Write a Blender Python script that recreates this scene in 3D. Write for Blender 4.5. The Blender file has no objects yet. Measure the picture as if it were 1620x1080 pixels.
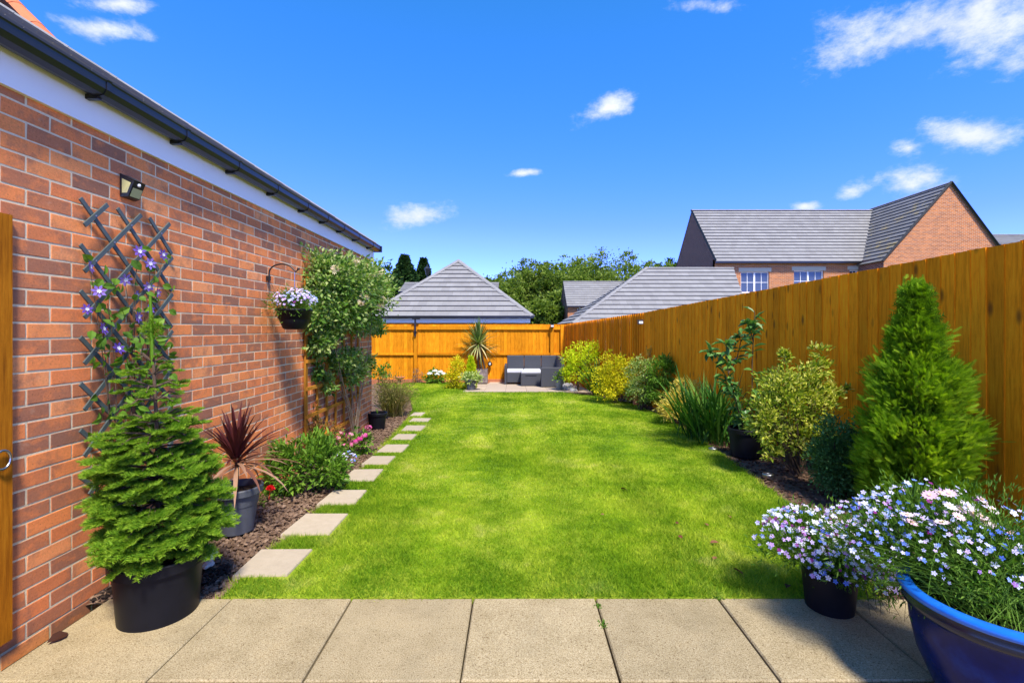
import bpy, math
import numpy as np
from mathutils import Matrix, Vector
sc = bpy.context.scene
R = math.radians
rng = np.random.default_rng(11)

# ------------------------------------------------------------------ camera, sky, sun, exposure
F, VX, HY, CH = 766.0, 814.0, 519.0, 1.38
cam_d = bpy.data.cameras.new('camera'); cam = bpy.data.objects.new('camera', cam_d)
sc.collection.objects.link(cam); sc.camera = cam
cam.location = (0, 0, CH); cam.rotation_euler = (R(90), 0, 0)
cam_d.sensor_width = 36; cam_d.lens = F/1620*36
cam_d.shift_x = -(VX-810)/1620; cam_d.shift_y = -(540-HY)/1620
cam_d.clip_start = .05; cam_d.clip_end = 2000

SUN_EL, SUN_AZ = R(55), R(24)
SV = Vector((math.sin(SUN_AZ)*math.cos(SUN_EL), -math.cos(SUN_AZ)*math.cos(SUN_EL), math.sin(SUN_EL)))
sd = bpy.data.lights.new('sun', 'SUN'); sun = bpy.data.objects.new('sun', sd); sc.collection.objects.link(sun)
sd.energy = 3.7; sd.angle = R(8.0); sd.color = (1, .95, .86)
sun.rotation_euler = SV.to_track_quat('Z', 'Y').to_euler()

world = bpy.data.worlds.new('World'); sc.world = world; world.use_nodes = True
wn, wl = world.node_tree.nodes, world.node_tree.links
wn.clear()
def W_(t, **k):
    n = wn.new(t)
    for a, b in k.items(): setattr(n, a, b)
    return n
def pixdir(px, py):
    v = Vector(((px-VX)/F, 1, (HY-py)/F)); return v.normalized()
out = W_('ShaderNodeOutputWorld'); bg = W_('ShaderNodeBackground'); wl.new(bg.outputs[0], out.inputs[0])
sky = W_('ShaderNodeTexSky', sky_type='NISHITA'); sky.sun_disc = False
sky.sun_elevation = SUN_EL; sky.sun_rotation = math.pi-SUN_AZ
sky.altitude = 8000; sky.air_density = 1.0; sky.dust_density = 0; sky.ozone_density = 3.0
hs = W_('ShaderNodeHueSaturation'); hs.inputs['Saturation'].default_value = 1.2; hs.inputs['Value'].default_value = 2.15; hs.inputs['Hue'].default_value = .51
wl.new(sky.outputs[0], hs.inputs['Color'])
sep = W_('ShaderNodeSeparateColor'); cmbc = W_('ShaderNodeCombineColor'); wl.new(hs.outputs[0], sep.inputs[0])   # colour response of the camera to the sky
for ch, k, e, lin_, op in ((0, 1.85*.3**.5, 1.5, 1.02, 'MINIMUM'), (1, .65*.3**-.4, .6, .74, 'MAXIMUM'), (2, 1.05, 1.0, 1.05, 'MINIMUM')):
    pw = W_('ShaderNodeMath', operation='POWER'); wl.new(sep.outputs[ch], pw.inputs[0]); pw.inputs[1].default_value = e
    ml = W_('ShaderNodeMath', operation='MULTIPLY'); wl.new(pw.outputs[0], ml.inputs[0]); ml.inputs[1].default_value = k
    m2 = W_('ShaderNodeMath', operation='MULTIPLY'); wl.new(sep.outputs[ch], m2.inputs[0]); m2.inputs[1].default_value = lin_
    mm_ = W_('ShaderNodeMath', operation=op); wl.new(ml.outputs[0], mm_.inputs[0]); wl.new(m2.outputs[0], mm_.inputs[1]); wl.new(mm_.outputs[0], cmbc.inputs[ch])
tc = W_('ShaderNodeTexCoord')
nz = W_('ShaderNodeTexNoise'); nz.inputs['Scale'].default_value = 15; nz.inputs['Detail'].default_value = 9; nz.inputs['Roughness'].default_value = .68
mpn = W_('ShaderNodeMapping'); mpn.inputs['Scale'].default_value = (1, 1, 1.7)
wl.new(tc.outputs['Generated'], mpn.inputs[0]); wl.new(mpn.outputs[0], nz.inputs['Vector'])
clouds = [  # px centre, half width, half height, tilt
    (1500, 38, 200, 48, -8), (1345, 64, 90, 50, -22), (1600, 40, 130, 80, 0), (958, 172, 62, 20, -24), (1528, 213, 78, 30, 6), (1437, 234, 28, 17, 4),
    (1448, 294, 68, 32, 0), (1350, 303, 34, 15, -8), (1273, 326, 26, 10, 0), (664, 342, 58, 22, -6), (190, 6, 70, 16, 0), (170, 46, 70, 18, 6),
    (1125, 8, 55, 14, 0), (828, 274, 30, 7, -5)]
items = []
for px, py, hw, hh, tl in clouds:
    d = pixdir(px, py); e1 = Vector((1, 0, 0)); e1 = (e1-d*e1.dot(d)).normalized(); e2 = e1.cross(d).normalized()
    c, s = math.cos(R(tl)), math.sin(R(tl))
    k = F/(d.y)
    items.append((d, (e1*c-e2*s)/(hw/k), (e2*c+e1*s)/(hh/k)))
for i in range(46):   # clouds added round the unseen sky, their number raised for neutral fill light
    az = R(65 + 230*((i*.618) % 1)); el = R(8+52*((i*.377+.2) % 1))
    d = Vector((math.sin(az)*math.cos(el), math.cos(az)*math.cos(el), math.sin(el)))
    e1 = d.cross(Vector((0, 0, 1))).normalized(); e2 = e1.cross(d)
    w_ = .12+.16*((i*.731) % 1)
    items.append((d, e1/w_, e2/(w_*.42)))
prev = None
for d, a, b in items:
    sub = W_('ShaderNodeVectorMath', operation='SUBTRACT'); wl.new(tc.outputs['Generated'], sub.inputs[0]); sub.inputs[1].default_value = d
    da = W_('ShaderNodeVectorMath', operation='DOT_PRODUCT'); wl.new(sub.outputs[0], da.inputs[0]); da.inputs[1].default_value = a
    db = W_('ShaderNodeVectorMath', operation='DOT_PRODUCT'); wl.new(sub.outputs[0], db.inputs[0]); db.inputs[1].default_value = b
    cmb = W_('ShaderNodeCombineXYZ'); wl.new(da.outputs['Value'], cmb.inputs[0]); wl.new(db.outputs['Value'], cmb.inputs[1])
    ln = W_('ShaderNodeVectorMath', operation='LENGTH'); wl.new(cmb.outputs[0], ln.inputs[0])
    if prev is None: prev = ln.outputs['Value']
    else:
        mn = W_('ShaderNodeMath', operation='SMOOTH_MIN'); mn.inputs[2].default_value = .25
        wl.new(prev, mn.inputs[0]); wl.new(ln.outputs['Value'], mn.inputs[1]); prev = mn.outputs[0]
ma = W_('ShaderNodeMath', operation='MULTIPLY_ADD'); wl.new(nz.outputs[0], ma.inputs[0]); ma.inputs[1].default_value = -2.6; wl.new(prev, ma.inputs[2])
mr = W_('ShaderNodeMapRange', interpolation_type='SMOOTHSTEP'); wl.new(ma.outputs[0], mr.inputs[0])
mr.inputs[1].default_value = -.30; mr.inputs[2].default_value = -1.55; mr.inputs[3].default_value = 0; mr.inputs[4].default_value = .96
mx = W_('ShaderNodeMixRGB'); wl.new(mr.outputs[0], mx.inputs[0]); wl.new(cmbc.outputs[0], mx.inputs[1]); cn2 = W_('ShaderNodeTexNoise'); cn2.inputs['Scale'].default_value = 9; cn2.inputs['Detail'].default_value = 5; wl.new(mpn.outputs[0], cn2.inputs['Vector']); cmx = W_('ShaderNodeMixRGB'); wl.new(cn2.outputs[0], cmx.inputs[0]); cmx.inputs[1].default_value = (2.3, 2.6, 3.3, 1); cmx.inputs[2].default_value = (4.4, 4.4, 4.5, 1); wl.new(cmx.outputs[0], mx.inputs[2])
wl.new(mx.outputs[0], bg.inputs[0]); bg.inputs[1].default_value = .15

sc.view_settings.view_transform = 'Standard'; sc.view_settings.look = 'None'
sc.view_settings.exposure = 1.0; sc.view_settings.gamma = 1
sc.render.engine = 'CYCLES'; sc.cycles.use_denoising = True
sc.cycles.max_bounces = 8; sc.cycles.diffuse_bounces = 4; sc.cycles.transparent_max_bounces = 8
sc.render.film_transparent = False

# ------------------------------------------------------------------ helpers
A = 2.2                                   # the garage wall stands 2.2 m beside the lens
Y0 = 2.476                                # edge of the paving; the garden falls gently beyond it
SL = .0257
def g(y): return np.where(np.asarray(y) > Y0, -SL*(np.asarray(y)-Y0), 0.0)
def gz(y): return float(g(y))
def gp(px, py):
    y = (CH-SL*Y0)/((py-HY)/F-SL)
    if y < Y0: y = CH/((py-HY)/F)
    return np.array([(px-VX)*y/F, y, gz(y)])
def at(px, py, y): return np.array([(px-VX)*y/F, y, CH-(py-HY)*y/F])
def wallp(px, py, off=0.0):
    y = (A-off)*F/(VX-px); return np.array([-A+off, y, CH+(HY-py)/F*y])
WM = {}
def tag(o, label=None, cat=None, group=None, kind=None):
    if label: o['label'] = label
    if cat: o['category'] = cat
    if group: o['group'] = group
    if kind: o['kind'] = kind
    return o
def link(o, parent=None, wm=None):
    sc.collection.objects.link(o)
    wm = wm or Matrix.Identity(4)
    if parent is not None:
        o.parent = parent; o.matrix_parent_inverse = WM[parent.name].inverted()
    o.matrix_basis = wm; WM[o.name] = wm
    return o
def thing(name, loc, label, cat, group=None):
    o = bpy.data.objects.new(name, None); o.empty_display_size = .1
    link(o, None, Matrix.Translation(Vector([float(x) for x in loc])))
    return tag(o, label, cat, group)
class Geo:
    def __init__(s): s.V = []; s.Fc = []; s.T = []; s.n = 0
    def add(s, V, Fc, t=.5):
        V = np.asarray(V, float).reshape(-1, 3)
        s.V.append(V); s.T.append(np.broadcast_to(np.asarray(t, float), (len(V),)))
        if isinstance(Fc, np.ndarray): s.Fc.append(Fc+s.n)
        else:
            by = {}
            for f in Fc: by.setdefault(len(f), []).append(f)
            for k, v in by.items(): s.Fc.append(np.array(v)+s.n)
        s.n += len(V); return s
    def mesh(s, name, mat, smooth=False):
        me = bpy.data.meshes.new(name)
        V = np.concatenate(s.V); lo = np.concatenate([f.ravel() for f in s.Fc]).astype(np.int32)
        tot = np.concatenate([np.full(len(f), f.shape[1]) for f in s.Fc]).astype(np.int32)
        st = np.concatenate([[0], np.cumsum(tot)[:-1]]).astype(np.int32)
        me.vertices.add(len(V)); me.vertices.foreach_set('co', V.ravel().astype(np.float32))
        me.loops.add(len(lo)); me.loops.foreach_set('vertex_index', lo)
        me.polygons.add(len(tot)); me.polygons.foreach_set('loop_start', st); me.polygons.foreach_set('loop_total', tot)
        at_ = me.attributes.new('tint', 'FLOAT', 'POINT'); at_.data.foreach_set('value', np.concatenate(s.T).astype(np.float32))
        me.update(calc_edges=True); me.validate()
        me.polygons.foreach_set('use_smooth', np.full(len(me.polygons), bool(smooth)))
        me.materials.append(mat); return me
    def build(s, name, mat, parent=None, smooth=False, wm=None, kind=None):
        o = bpy.data.objects.new(name, s.mesh(name, mat, smooth)); link(o, parent, wm)
        if kind: o['kind'] = kind
        return o
    def box(s, lo, hi, t=.5, jit=0.0):
        lo = np.array(lo, float); hi = np.array(hi, float)
        c = np.array([[x, y, z] for x in (0, 1) for y in (0, 1) for z in (0, 1)])
        V = lo+c*(hi-lo)
        if jit: V = V+rng.uniform(-jit, jit, V.shape)
        return s.add(V, BOXF, t)
    def tube(s, pts, r0, r1=None, n=6, t=.5, caps=True):
        pts = np.array(pts, float); m = len(pts); r1 = r0 if r1 is None else r1
        d = np.gradient(pts, axis=0); d /= np.linalg.norm(d, axis=1)[:, None]+1e-9
        ref = np.array([0, 0, 1.]) if abs(d[:, 2]).mean() < .8 else np.array([1., 0, 0])
        u = np.cross(d, ref); u /= np.linalg.norm(u, axis=1)[:, None]+1e-9
        v = np.cross(d, u)
        a = np.arange(n)*2*np.pi/n; r = np.linspace(r0, r1, m)
        V = pts[:, None]+r[:, None, None]*(np.cos(a)[None, :, None]*u[:, None]+np.sin(a)[None, :, None]*v[:, None])
        f = [(i*n+k, i*n+(k+1) % n, (i+1)*n+(k+1) % n, (i+1)*n+k) for i in range(m-1) for k in range(n)]
        if caps: f += [tuple(range(n)), tuple((m-1)*n+k for k in range(n))[::-1]]
        return s.add(V.reshape(-1, 3), f, t)
    def lathe(s, prof, c, n=40, t=.5, notch=None):
        prof = np.array(prof, float); m = len(prof); a = np.arange(n)*2*np.pi/n
        V = np.stack([np.outer(prof[:, 0], np.cos(a)), np.outer(prof[:, 0], np.sin(a)), np.repeat(prof[:, 1:2], n, 1)], -1)
        if notch:
            for k in range(n):
                if (k*notch/n) % 1 < .28: V[:2, k, 2] += .018
        f = [(i*n+k, i*n+(k+1) % n, (i+1)*n+(k+1) % n, (i+1)*n+k) for i in range(m-1) for k in range(n)]
        return s.add(V.reshape(-1, 3)+np.asarray(c, float), f, t)
    def inst(s, T, P, D, N, L, t=.5, Wd=None):
        """template T=(verts,faces) copied at P, its y along D, z near N, scaled by L"""
        tv, tf = T; tv = np.asarray(tv, float)
        P = np.asarray(P, float); m = len(P)
        if m == 0: return s
        D = np.asarray(D, float); D = D/(np.linalg.norm(D, axis=1)[:, None]+1e-9)
        X = np.cross(D, np.asarray(N, float)); X /= np.linalg.norm(X, axis=1)[:, None]+1e-9
        Z = np.cross(X, D)
        L = np.broadcast_to(np.asarray(L, float), (m,)); Wd = L if Wd is None else np.broadcast_to(np.asarray(Wd, float), (m,))
        V = P[:, None]+(tv[None, :, 0, None]*Wd[:, None, None])*X[:, None]+(tv[None, :, 1, None]*L[:, None, None])*D[:, None]+(tv[None, :, 2, None]*L[:, None, None])*Z[:, None]
        n = len(tv); off = (np.arange(m)*n)[:, None, None]
        by = {}
        for f in tf: by.setdefault(len(f), []).append(f)
        t = np.repeat(np.broadcast_to(np.asarray(t, float), (m,)), n)
        s.V.append(V.reshape(-1, 3)); s.T.append(t)
        for k, v in by.items(): s.Fc.append((np.array(v)[None]+off).reshape(-1, k)+s.n)
        s.n += m*n; return s
BOXF = np.array([(0, 1, 3, 2), (4, 6, 7, 5), (0, 4, 5, 1), (2, 3, 7, 6), (0, 2, 6, 4), (1, 5, 7, 3)])
def unit(n):
    v = rng.normal(size=(n, 3)); return v/np.linalg.norm(v, axis=1)[:, None]
LEAF2 = ([(0, 0, 0), (.5, .45, .08), (0, 1, -.06), (-.5, .45, .08)], [(0, 1, 2), (0, 2, 3)])
LEAF4 = ([(0, 0, 0), (.42, .3, .1), (.38, .65, .09), (0, 1, -.1), (-.38, .65, .09), (-.42, .3, .1), (0, .5, 0)], [(0, 1, 6), (1, 2, 6), (2, 3, 6), (3, 4, 6), (4, 5, 6), (5, 0, 6)])
PETAL5 = None
def flower_t(k, inner=.12, wide=.36, cup=.15):
    V = []; Fc = []
    for i in range(k):
        a = 2*np.pi*i/k; c, s_ = np.cos(a), np.sin(a)
        b = len(V)
        for x, y in ((0, 0), (wide, .62), (.0, 1), (-wide, .62)):
            V.append((x*c-y*s_, x*s_+y*c, cup*y))
        Fc += [(b, b+1, b+2, b+3)]
    return V, Fc
def spray_t(k=6, w=.05):
    V = [(-w*.5, 0, 0), (w*.5, 0, 0), (0, 1, -.1)]; Fc = [(0, 1, 2)]
    for i in range(k):
        y = .1+.75*i/k; l = .42*(1-.55*i/k)
        for sgn in (-1, 1):
            b = len(V); V += [(0, y, 0), (sgn*l*.75, y+l*.75, .04), (0, y+w*1.7, 0)]; Fc.append((b, b+1, b+2))
    return V, Fc
SPRAY = spray_t(); FINE = spray_t(7, .05)

# ------------------------------------------------------------------ materials
class MT:
    def __init__(s, name):
        s.m = bpy.data.materials.new(name); s.m.use_nodes = True; s.n = s.m.node_tree.nodes; s.l = s.m.node_tree.links
        s.b = s.n['Principled BSDF']; s.o = s.n['Material Output']; s.pos = s.nd('ShaderNodeNewGeometry').outputs['Position']
    def nd(s, t, **k):
        n = s.n.new(t)
        for a, b in k.items(): setattr(n, a, b)
        return n
    def noise(s, scale, detail=4, rough=.55, sc3=None, vec=None, dist=0):
        n = s.nd('ShaderNodeTexNoise'); n.inputs['Scale'].default_value = scale; n.inputs['Detail'].default_value = detail; n.inputs['Roughness'].default_value = rough
        n.inputs['Distortion'].default_value = dist
        v = vec or s.pos
        if sc3:
            mp = s.nd('ShaderNodeMapping'); mp.inputs['Scale'].default_value = sc3; s.l.new(v, mp.inputs[0]); v = mp.outputs[0]
        s.l.new(v, n.inputs['Vector']); return n.outputs[0]
    def ramp(s, f, stops):
        n = s.nd('ShaderNodeValToRGB'); e = n.color_ramp.elements
        while len(e) < len(stops): e.new(.5)
        for x, (p, c) in zip(e, stops):
            x.position = p; x.color = (c, c, c, 1) if isinstance(c, (int, float)) else (*c, 1)
        s.l.new(f, n.inputs[0]); return n.outputs[0]
    def mix(s, f, a, b, mode='MIX'):
        n = s.nd('ShaderNodeMixRGB', blend_type=mode)
        for i, v in enumerate((f, a, b)):
            if isinstance(v, (int, float)): n.inputs[i].default_value = v if i == 0 else (v, v, v, 1)
            elif isinstance(v, tuple): n.inputs[i].default_value = (*v, 1)
            else: s.l.new(v, n.inputs[i])
        return n.outputs[0]
    def math(s, op, a, b=0.0):
        n = s.nd('ShaderNodeMath', operation=op)
        for i, v in enumerate((a, b)):
            if isinstance(v, (int, float)): n.inputs[i].default_value = v
            else: s.l.new(v, n.inputs[i])
        return n.outputs[0]
    def attr(s, name='tint'):
        return s.nd('ShaderNodeAttribute', attribute_name=name).outputs['Fac']
    def rand(s): return s.nd('ShaderNodeObjectInfo').outputs['Random']
    def bump(s, h, strength=.3, dist=.01):
        n = s.nd('ShaderNodeBump'); n.inputs['Strength'].default_value = strength; n.inputs['Distance'].default_value = dist
        s.l.new(h, n.inputs['Height']); s.l.new(n.outputs[0], s.b.inputs['Normal'])
    def col(s, c, rough=.7, spec=.4, metal=0):
        if isinstance(c, tuple): s.b.inputs['Base Color'].default_value = (*c, 1)
        else: s.l.new(c, s.b.inputs['Base Color'])
        s.b.inputs['Roughness'].default_value = rough; s.b.inputs['Specular IOR Level'].default_value = spec; s.b.inputs['Metallic'].default_value = metal
        return s
def leaf_mat(name, stops, rough=.5, transl=.3, spec=.35):
    m = MT(name); c = m.ramp(m.attr(), stops)
    n = m.noise(35, 2); c = m.mix(.35, c, m.mix(n, (.6, .6, .6), (1.35, 1.35, 1.2)), 'MULTIPLY')
    m.col(c, min(1, rough+.12), spec*.4)
    if transl:
        tr = m.nd('ShaderNodeBsdfTranslucent'); m.l.new(m.mix(1.0, c, (1.5, 1.6, .7), 'MULTIPLY'), tr.inputs[0])
        ms = m.nd('ShaderNodeMixShader'); ms.inputs[0].default_value = transl
        m.l.new(m.b.outputs[0], ms.inputs[1]); m.l.new(tr.outputs[0], ms.inputs[2]); m.l.new(ms.outputs[0], m.o.inputs[0])
    return m.m
def plain(name, c, rough=.6, spec=.4, metal=0, var=.15, scale=20, bump=0):
    m = MT(name); n = m.noise(scale, 4)
    cc = m.mix(n, tuple(x*(1-var) for x in c), tuple(min(1, x*(1+var)) for x in c)); m.col(cc, rough, spec, metal)
    if bump: m.bump(n, bump, .004)
    return m.m
def m_brick():
    m = MT('brick_clay'); t = m.attr()
    c = m.ramp(t, [(0, (.24, .12, .085)), (.16, (.34, .145, .09)), (.34, (.46, .17, .08)), (.6, (.60, .195, .08)), (.85, (.68, .245, .09)), (1, (.66, .29, .14))])
    n1 = m.noise(9, 4, .65); burn = m.ramp(n1, [(.48, 0), (.66, 1)])
    c = m.mix(m.math('MULTIPLY', burn, .7), c, (.27, .13, .09)); n6 = m.noise(11, 3, .6, (1, 1, 1.6)); c = m.mix(m.math('MULTIPLY', m.ramp(n6, [(.52, 0), (.66, 1)]), .6), c, (.62, .21, .08))
    n2 = m.noise(90, 4, .7); c = m.mix(.75, c, m.mix(n2, (.55, .5, .45), (1.45, 1.4, 1.3)), 'MULTIPLY')
    n3 = m.noise(160, 2, .5); pits = m.ramp(n3, [(.66, 0), (.72, 1)]); c = m.mix(m.math('MULTIPLY', pits, .7), c, (.05, .025, .02))
    n4 = m.noise(16, 5, .75); dust = m.ramp(n4, [(.6, 0), (.75, 1)]); c = m.mix(m.math('MULTIPLY', dust, .3), c, (.5, .36, .26))
    c = m.mix(1.0, c, (1.3, 1.2, 1.0), 'MULTIPLY'); m.col(c, .92, .08); m.bump(m.math('SUBTRACT', n2, m.math('MULTIPLY', pits, .8)), .4, .002); return m.m
def m_farbrick(name, base=(.36, .13, .06), sx=.225, sy=.075):
    m = MT(name); sp = m.nd('ShaderNodeSeparateXYZ'); m.l.new(m.pos, sp.inputs[0])
    cb = m.nd('ShaderNodeCombineXYZ'); m.l.new(m.math('ADD', sp.outputs[0], sp.outputs[1]), cb.inputs[0]); m.l.new(sp.outputs[2], cb.inputs[1])
    b = m.nd('ShaderNodeTexBrick'); m.l.new(cb.outputs[0], b.inputs['Vector']); b.inputs['Scale'].default_value = 1
    b.inputs['Brick Width'].default_value = sx; b.inputs['Row Height'].default_value = sy; b.inputs['Mortar Size'].default_value = .008
    b.inputs['Color1'].default_value = (*base, 1); b.inputs['Color2'].default_value = (base[0]*.6, base[1]*.6, base[2]*.8, 1); b.inputs['Mortar'].default_value = (.45, .36, .25, 1)
    n = m.noise(3, 4); c = m.mix(.4, b.outputs[0], m.mix(n, .6, 1.4), 'MULTIPLY'); m.col(c, .95, .05); return m.m
def m_mortar():
    m = MT('mortar'); n = m.noise(60, 5, .7); n2 = m.noise(5, 3)
    c = m.mix(n, (.62, .49, .28), (.90, .74, .46)); c = m.mix(m.math('MULTIPLY', n2, .35), c, (.50, .39, .23)); m.col(c, .95, .1); m.bump(n, .6, .004); return m.m
def m_slab():
    m = MT('aggregate_slab'); n = m.noise(190, 3, .75); n2 = m.noise(5, 5, .65); n3 = m.noise(90, 2, .6); n4 = m.noise(17, 4, .7)
    c = m.ramp(n, [(.3, (.16, .11, .055)), (.47, (.33, .255, .135)), (.62, (.45, .36, .21)), (.8, (.60, .51, .35))])
    c = m.mix(m.ramp(n3, [(.60, 0), (.70, 1)]), c, (.17, .115, .055))
    c = m.mix(.6, c, m.ramp(n2, [(.3, (.68, .66, .6)), (.55, (1, 1, 1)), (.75, (1.12, 1.08, 1.02))]), 'MULTIPLY')
    c = m.mix(m.math('MULTIPLY', m.ramp(n4, [(.55, 0), (.75, 1)]), .25), c, (.33, .26, .15))
    n5 = m.noise(2.1, 6, .7, None, None, .8); c = m.mix(m.math('MULTIPLY', m.ramp(n5, [(.52, 0), (.68, 1)]), .3), c, (.20, .165, .10)); c = m.mix(.3, c, m.mix(m.rand(), .75, 1.25), 'MULTIPLY')
    m.col(c, .9, .1); m.bump(n, .5, .003); return m.m
def m_stone(name, a, b):
    m = MT(name); n = m.noise(14, 6, .65); n2 = m.noise(120, 3); c = m.mix(n, a, b); c = m.mix(.3, c, m.mix(n2, .6, 1.4), 'MULTIPLY')
    c = m.mix(.25, c, m.mix(m.rand(), .65, 1.3), 'MULTIPLY'); m.col(c, .9, .2); m.bump(n, .4, .008); return m.m
def m_wood(name, a, b, c3, sc3=(9, 9, .7), knots=True, sat=1):
    m = MT(name); ri = m.rand()
    cb = m.nd('ShaderNodeCombineXYZ'); m.l.new(m.math('MULTIPLY', ri, 37.0), cb.inputs[2]); m.l.new(m.math('MULTIPLY', ri, 11.0), cb.inputs[0])
    va = m.nd('ShaderNodeVectorMath', operation='ADD'); m.l.new(m.pos, va.inputs[0]); m.l.new(cb.outputs[0], va.inputs[1])
    g1 = m.noise(6, 5, .65, sc3, va.outputs[0], .15); g2 = m.noise(28, 4, .7, sc3, va.outputs[0]); n3 = m.noise(2.2, 4, .6, None, va.outputs[0])
    c = m.ramp(g1, [(.3, a), (.52, b), (.72, c3)])
    c = m.mix(.5, c, m.mix(g2, .62, 1.38), 'MULTIPLY'); c = m.mix(.55, c, m.mix(n3, .6, 1.4), 'MULTIPLY'); c = m.mix(.75, c, m.mix(ri, .70, 1.26), 'MULTIPLY')
    if knots:
        mp = m.nd('ShaderNodeMapping'); mp.inputs['Scale'].default_value = (7.0, 7.0, 2.6); m.l.new(va.outputs[0], mp.inputs[0])
        w = m.nd('ShaderNodeTexVoronoi'); w.inputs['Scale'].default_value = 1; w.inputs['Randomness'].default_value = 1; m.l.new(mp.outputs[0], w.inputs['Vector'])
        k = m.ramp(w.outputs['Distance'], [(.07, 1), (.20, 0)]); c = m.mix(m.math('MULTIPLY', k, .7), c, (.07, .028, .01))
    m.col(c, .9, .06); m.bump(g2, .35, .003); return m.m
def m_tile(name, a, b, lich=0.0):
    m = MT(name); t = m.attr(); n = m.noise(1.7, 5, .65); n2 = m.noise(40, 4, .7)
    c = m.mix(t, a, b); c = m.mix(.5, c, m.mix(n, .65, 1.35), 'MULTIPLY'); c = m.mix(.3, c, m.mix(n2, .6, 1.4), 'MULTIPLY')
    if lich:
        l = m.ramp(m.noise(.9, 6, .7), [(.56, 0), (.66, 1)]); c = m.mix(m.math('MULTIPLY', l, lich), c, (.42, .30, .07))
    m.col(c, .8, .3); m.bump(n2, .2, .004); return m.m
def m_soil(name, a, b, c3):
    m = MT(name); n = m.noise(9, 6, .75); n2 = m.noise(70, 4, .75); t = m.attr()
    c = m.ramp(t, [(0, a), (.5, b), (1, c3)]); c = m.mix(.6, c, m.mix(n2, .45, 1.55), 'MULTIPLY'); c = m.mix(.4, c, m.mix(n, .6, 1.4), 'MULTIPLY')
    m.col(c, .95, .15); m.bump(n2, .6, .01); return m.m
def m_grass(name, under=False):
    m = MT(name); n1 = m.noise(1.1, 4, .6); n2 = m.noise(5.5, 4, .65); n3 = m.noise(2.3, 3, .5, (1, .35, 1))
    f = m.math('ADD', m.math('MULTIPLY', n1, .7), m.math('MULTIPLY', n2, .45))
    c = m.ramp(f, [(.38, (.115, .23, .008)), (.52, (.225, .35, .012)), (.64, (.35, .445, .03)), (.80, (.54, .53, .13))])
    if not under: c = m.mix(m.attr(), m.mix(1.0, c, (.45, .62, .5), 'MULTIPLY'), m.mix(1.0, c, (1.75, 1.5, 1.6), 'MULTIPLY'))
    else: c = m.mix(1.0, c, (.75, .72, .7), 'MULTIPLY')
    n7 = m.noise(14, 4, .7); c = m.mix(.45, c, m.mix(n3, .6, 1.4), 'MULTIPLY'); c = m.mix(.5, c, m.mix(n7, .5, 1.5), 'MULTIPLY')
    m.col(c, .7, .12)
    if not under:
        tr = m.nd('ShaderNodeBsdfTranslucent'); m.l.new(m.mix(1.0, c, (1.3, 1.4, .6), 'MULTIPLY'), tr.inputs[0]); ms = m.nd('ShaderNodeMixShader'); ms.inputs[0].default_value = .35
        m.l.new(m.b.outputs[0], ms.inputs[1]); m.l.new(tr.outputs[0], ms.inputs[2]); m.l.new(ms.outputs[0], m.o.inputs[0])
    return m.m
def m_glaze():
    m = MT('blue_glaze'); n = m.noise(6, 5, .6); n2 = m.noise(30, 4, .7, (1, 1, .25))
    c = m.ramp(n, [(.3, (.001, .003, .035)), (.55, (.002, .008, .08)), (.75, (.004, .03, .17))]); c = m.mix(.4, c, m.mix(n2, .4, 1.6), 'MULTIPLY')
    m.col(c, .25, .2); m.bump(n2, .08, .004); return m.m
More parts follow.
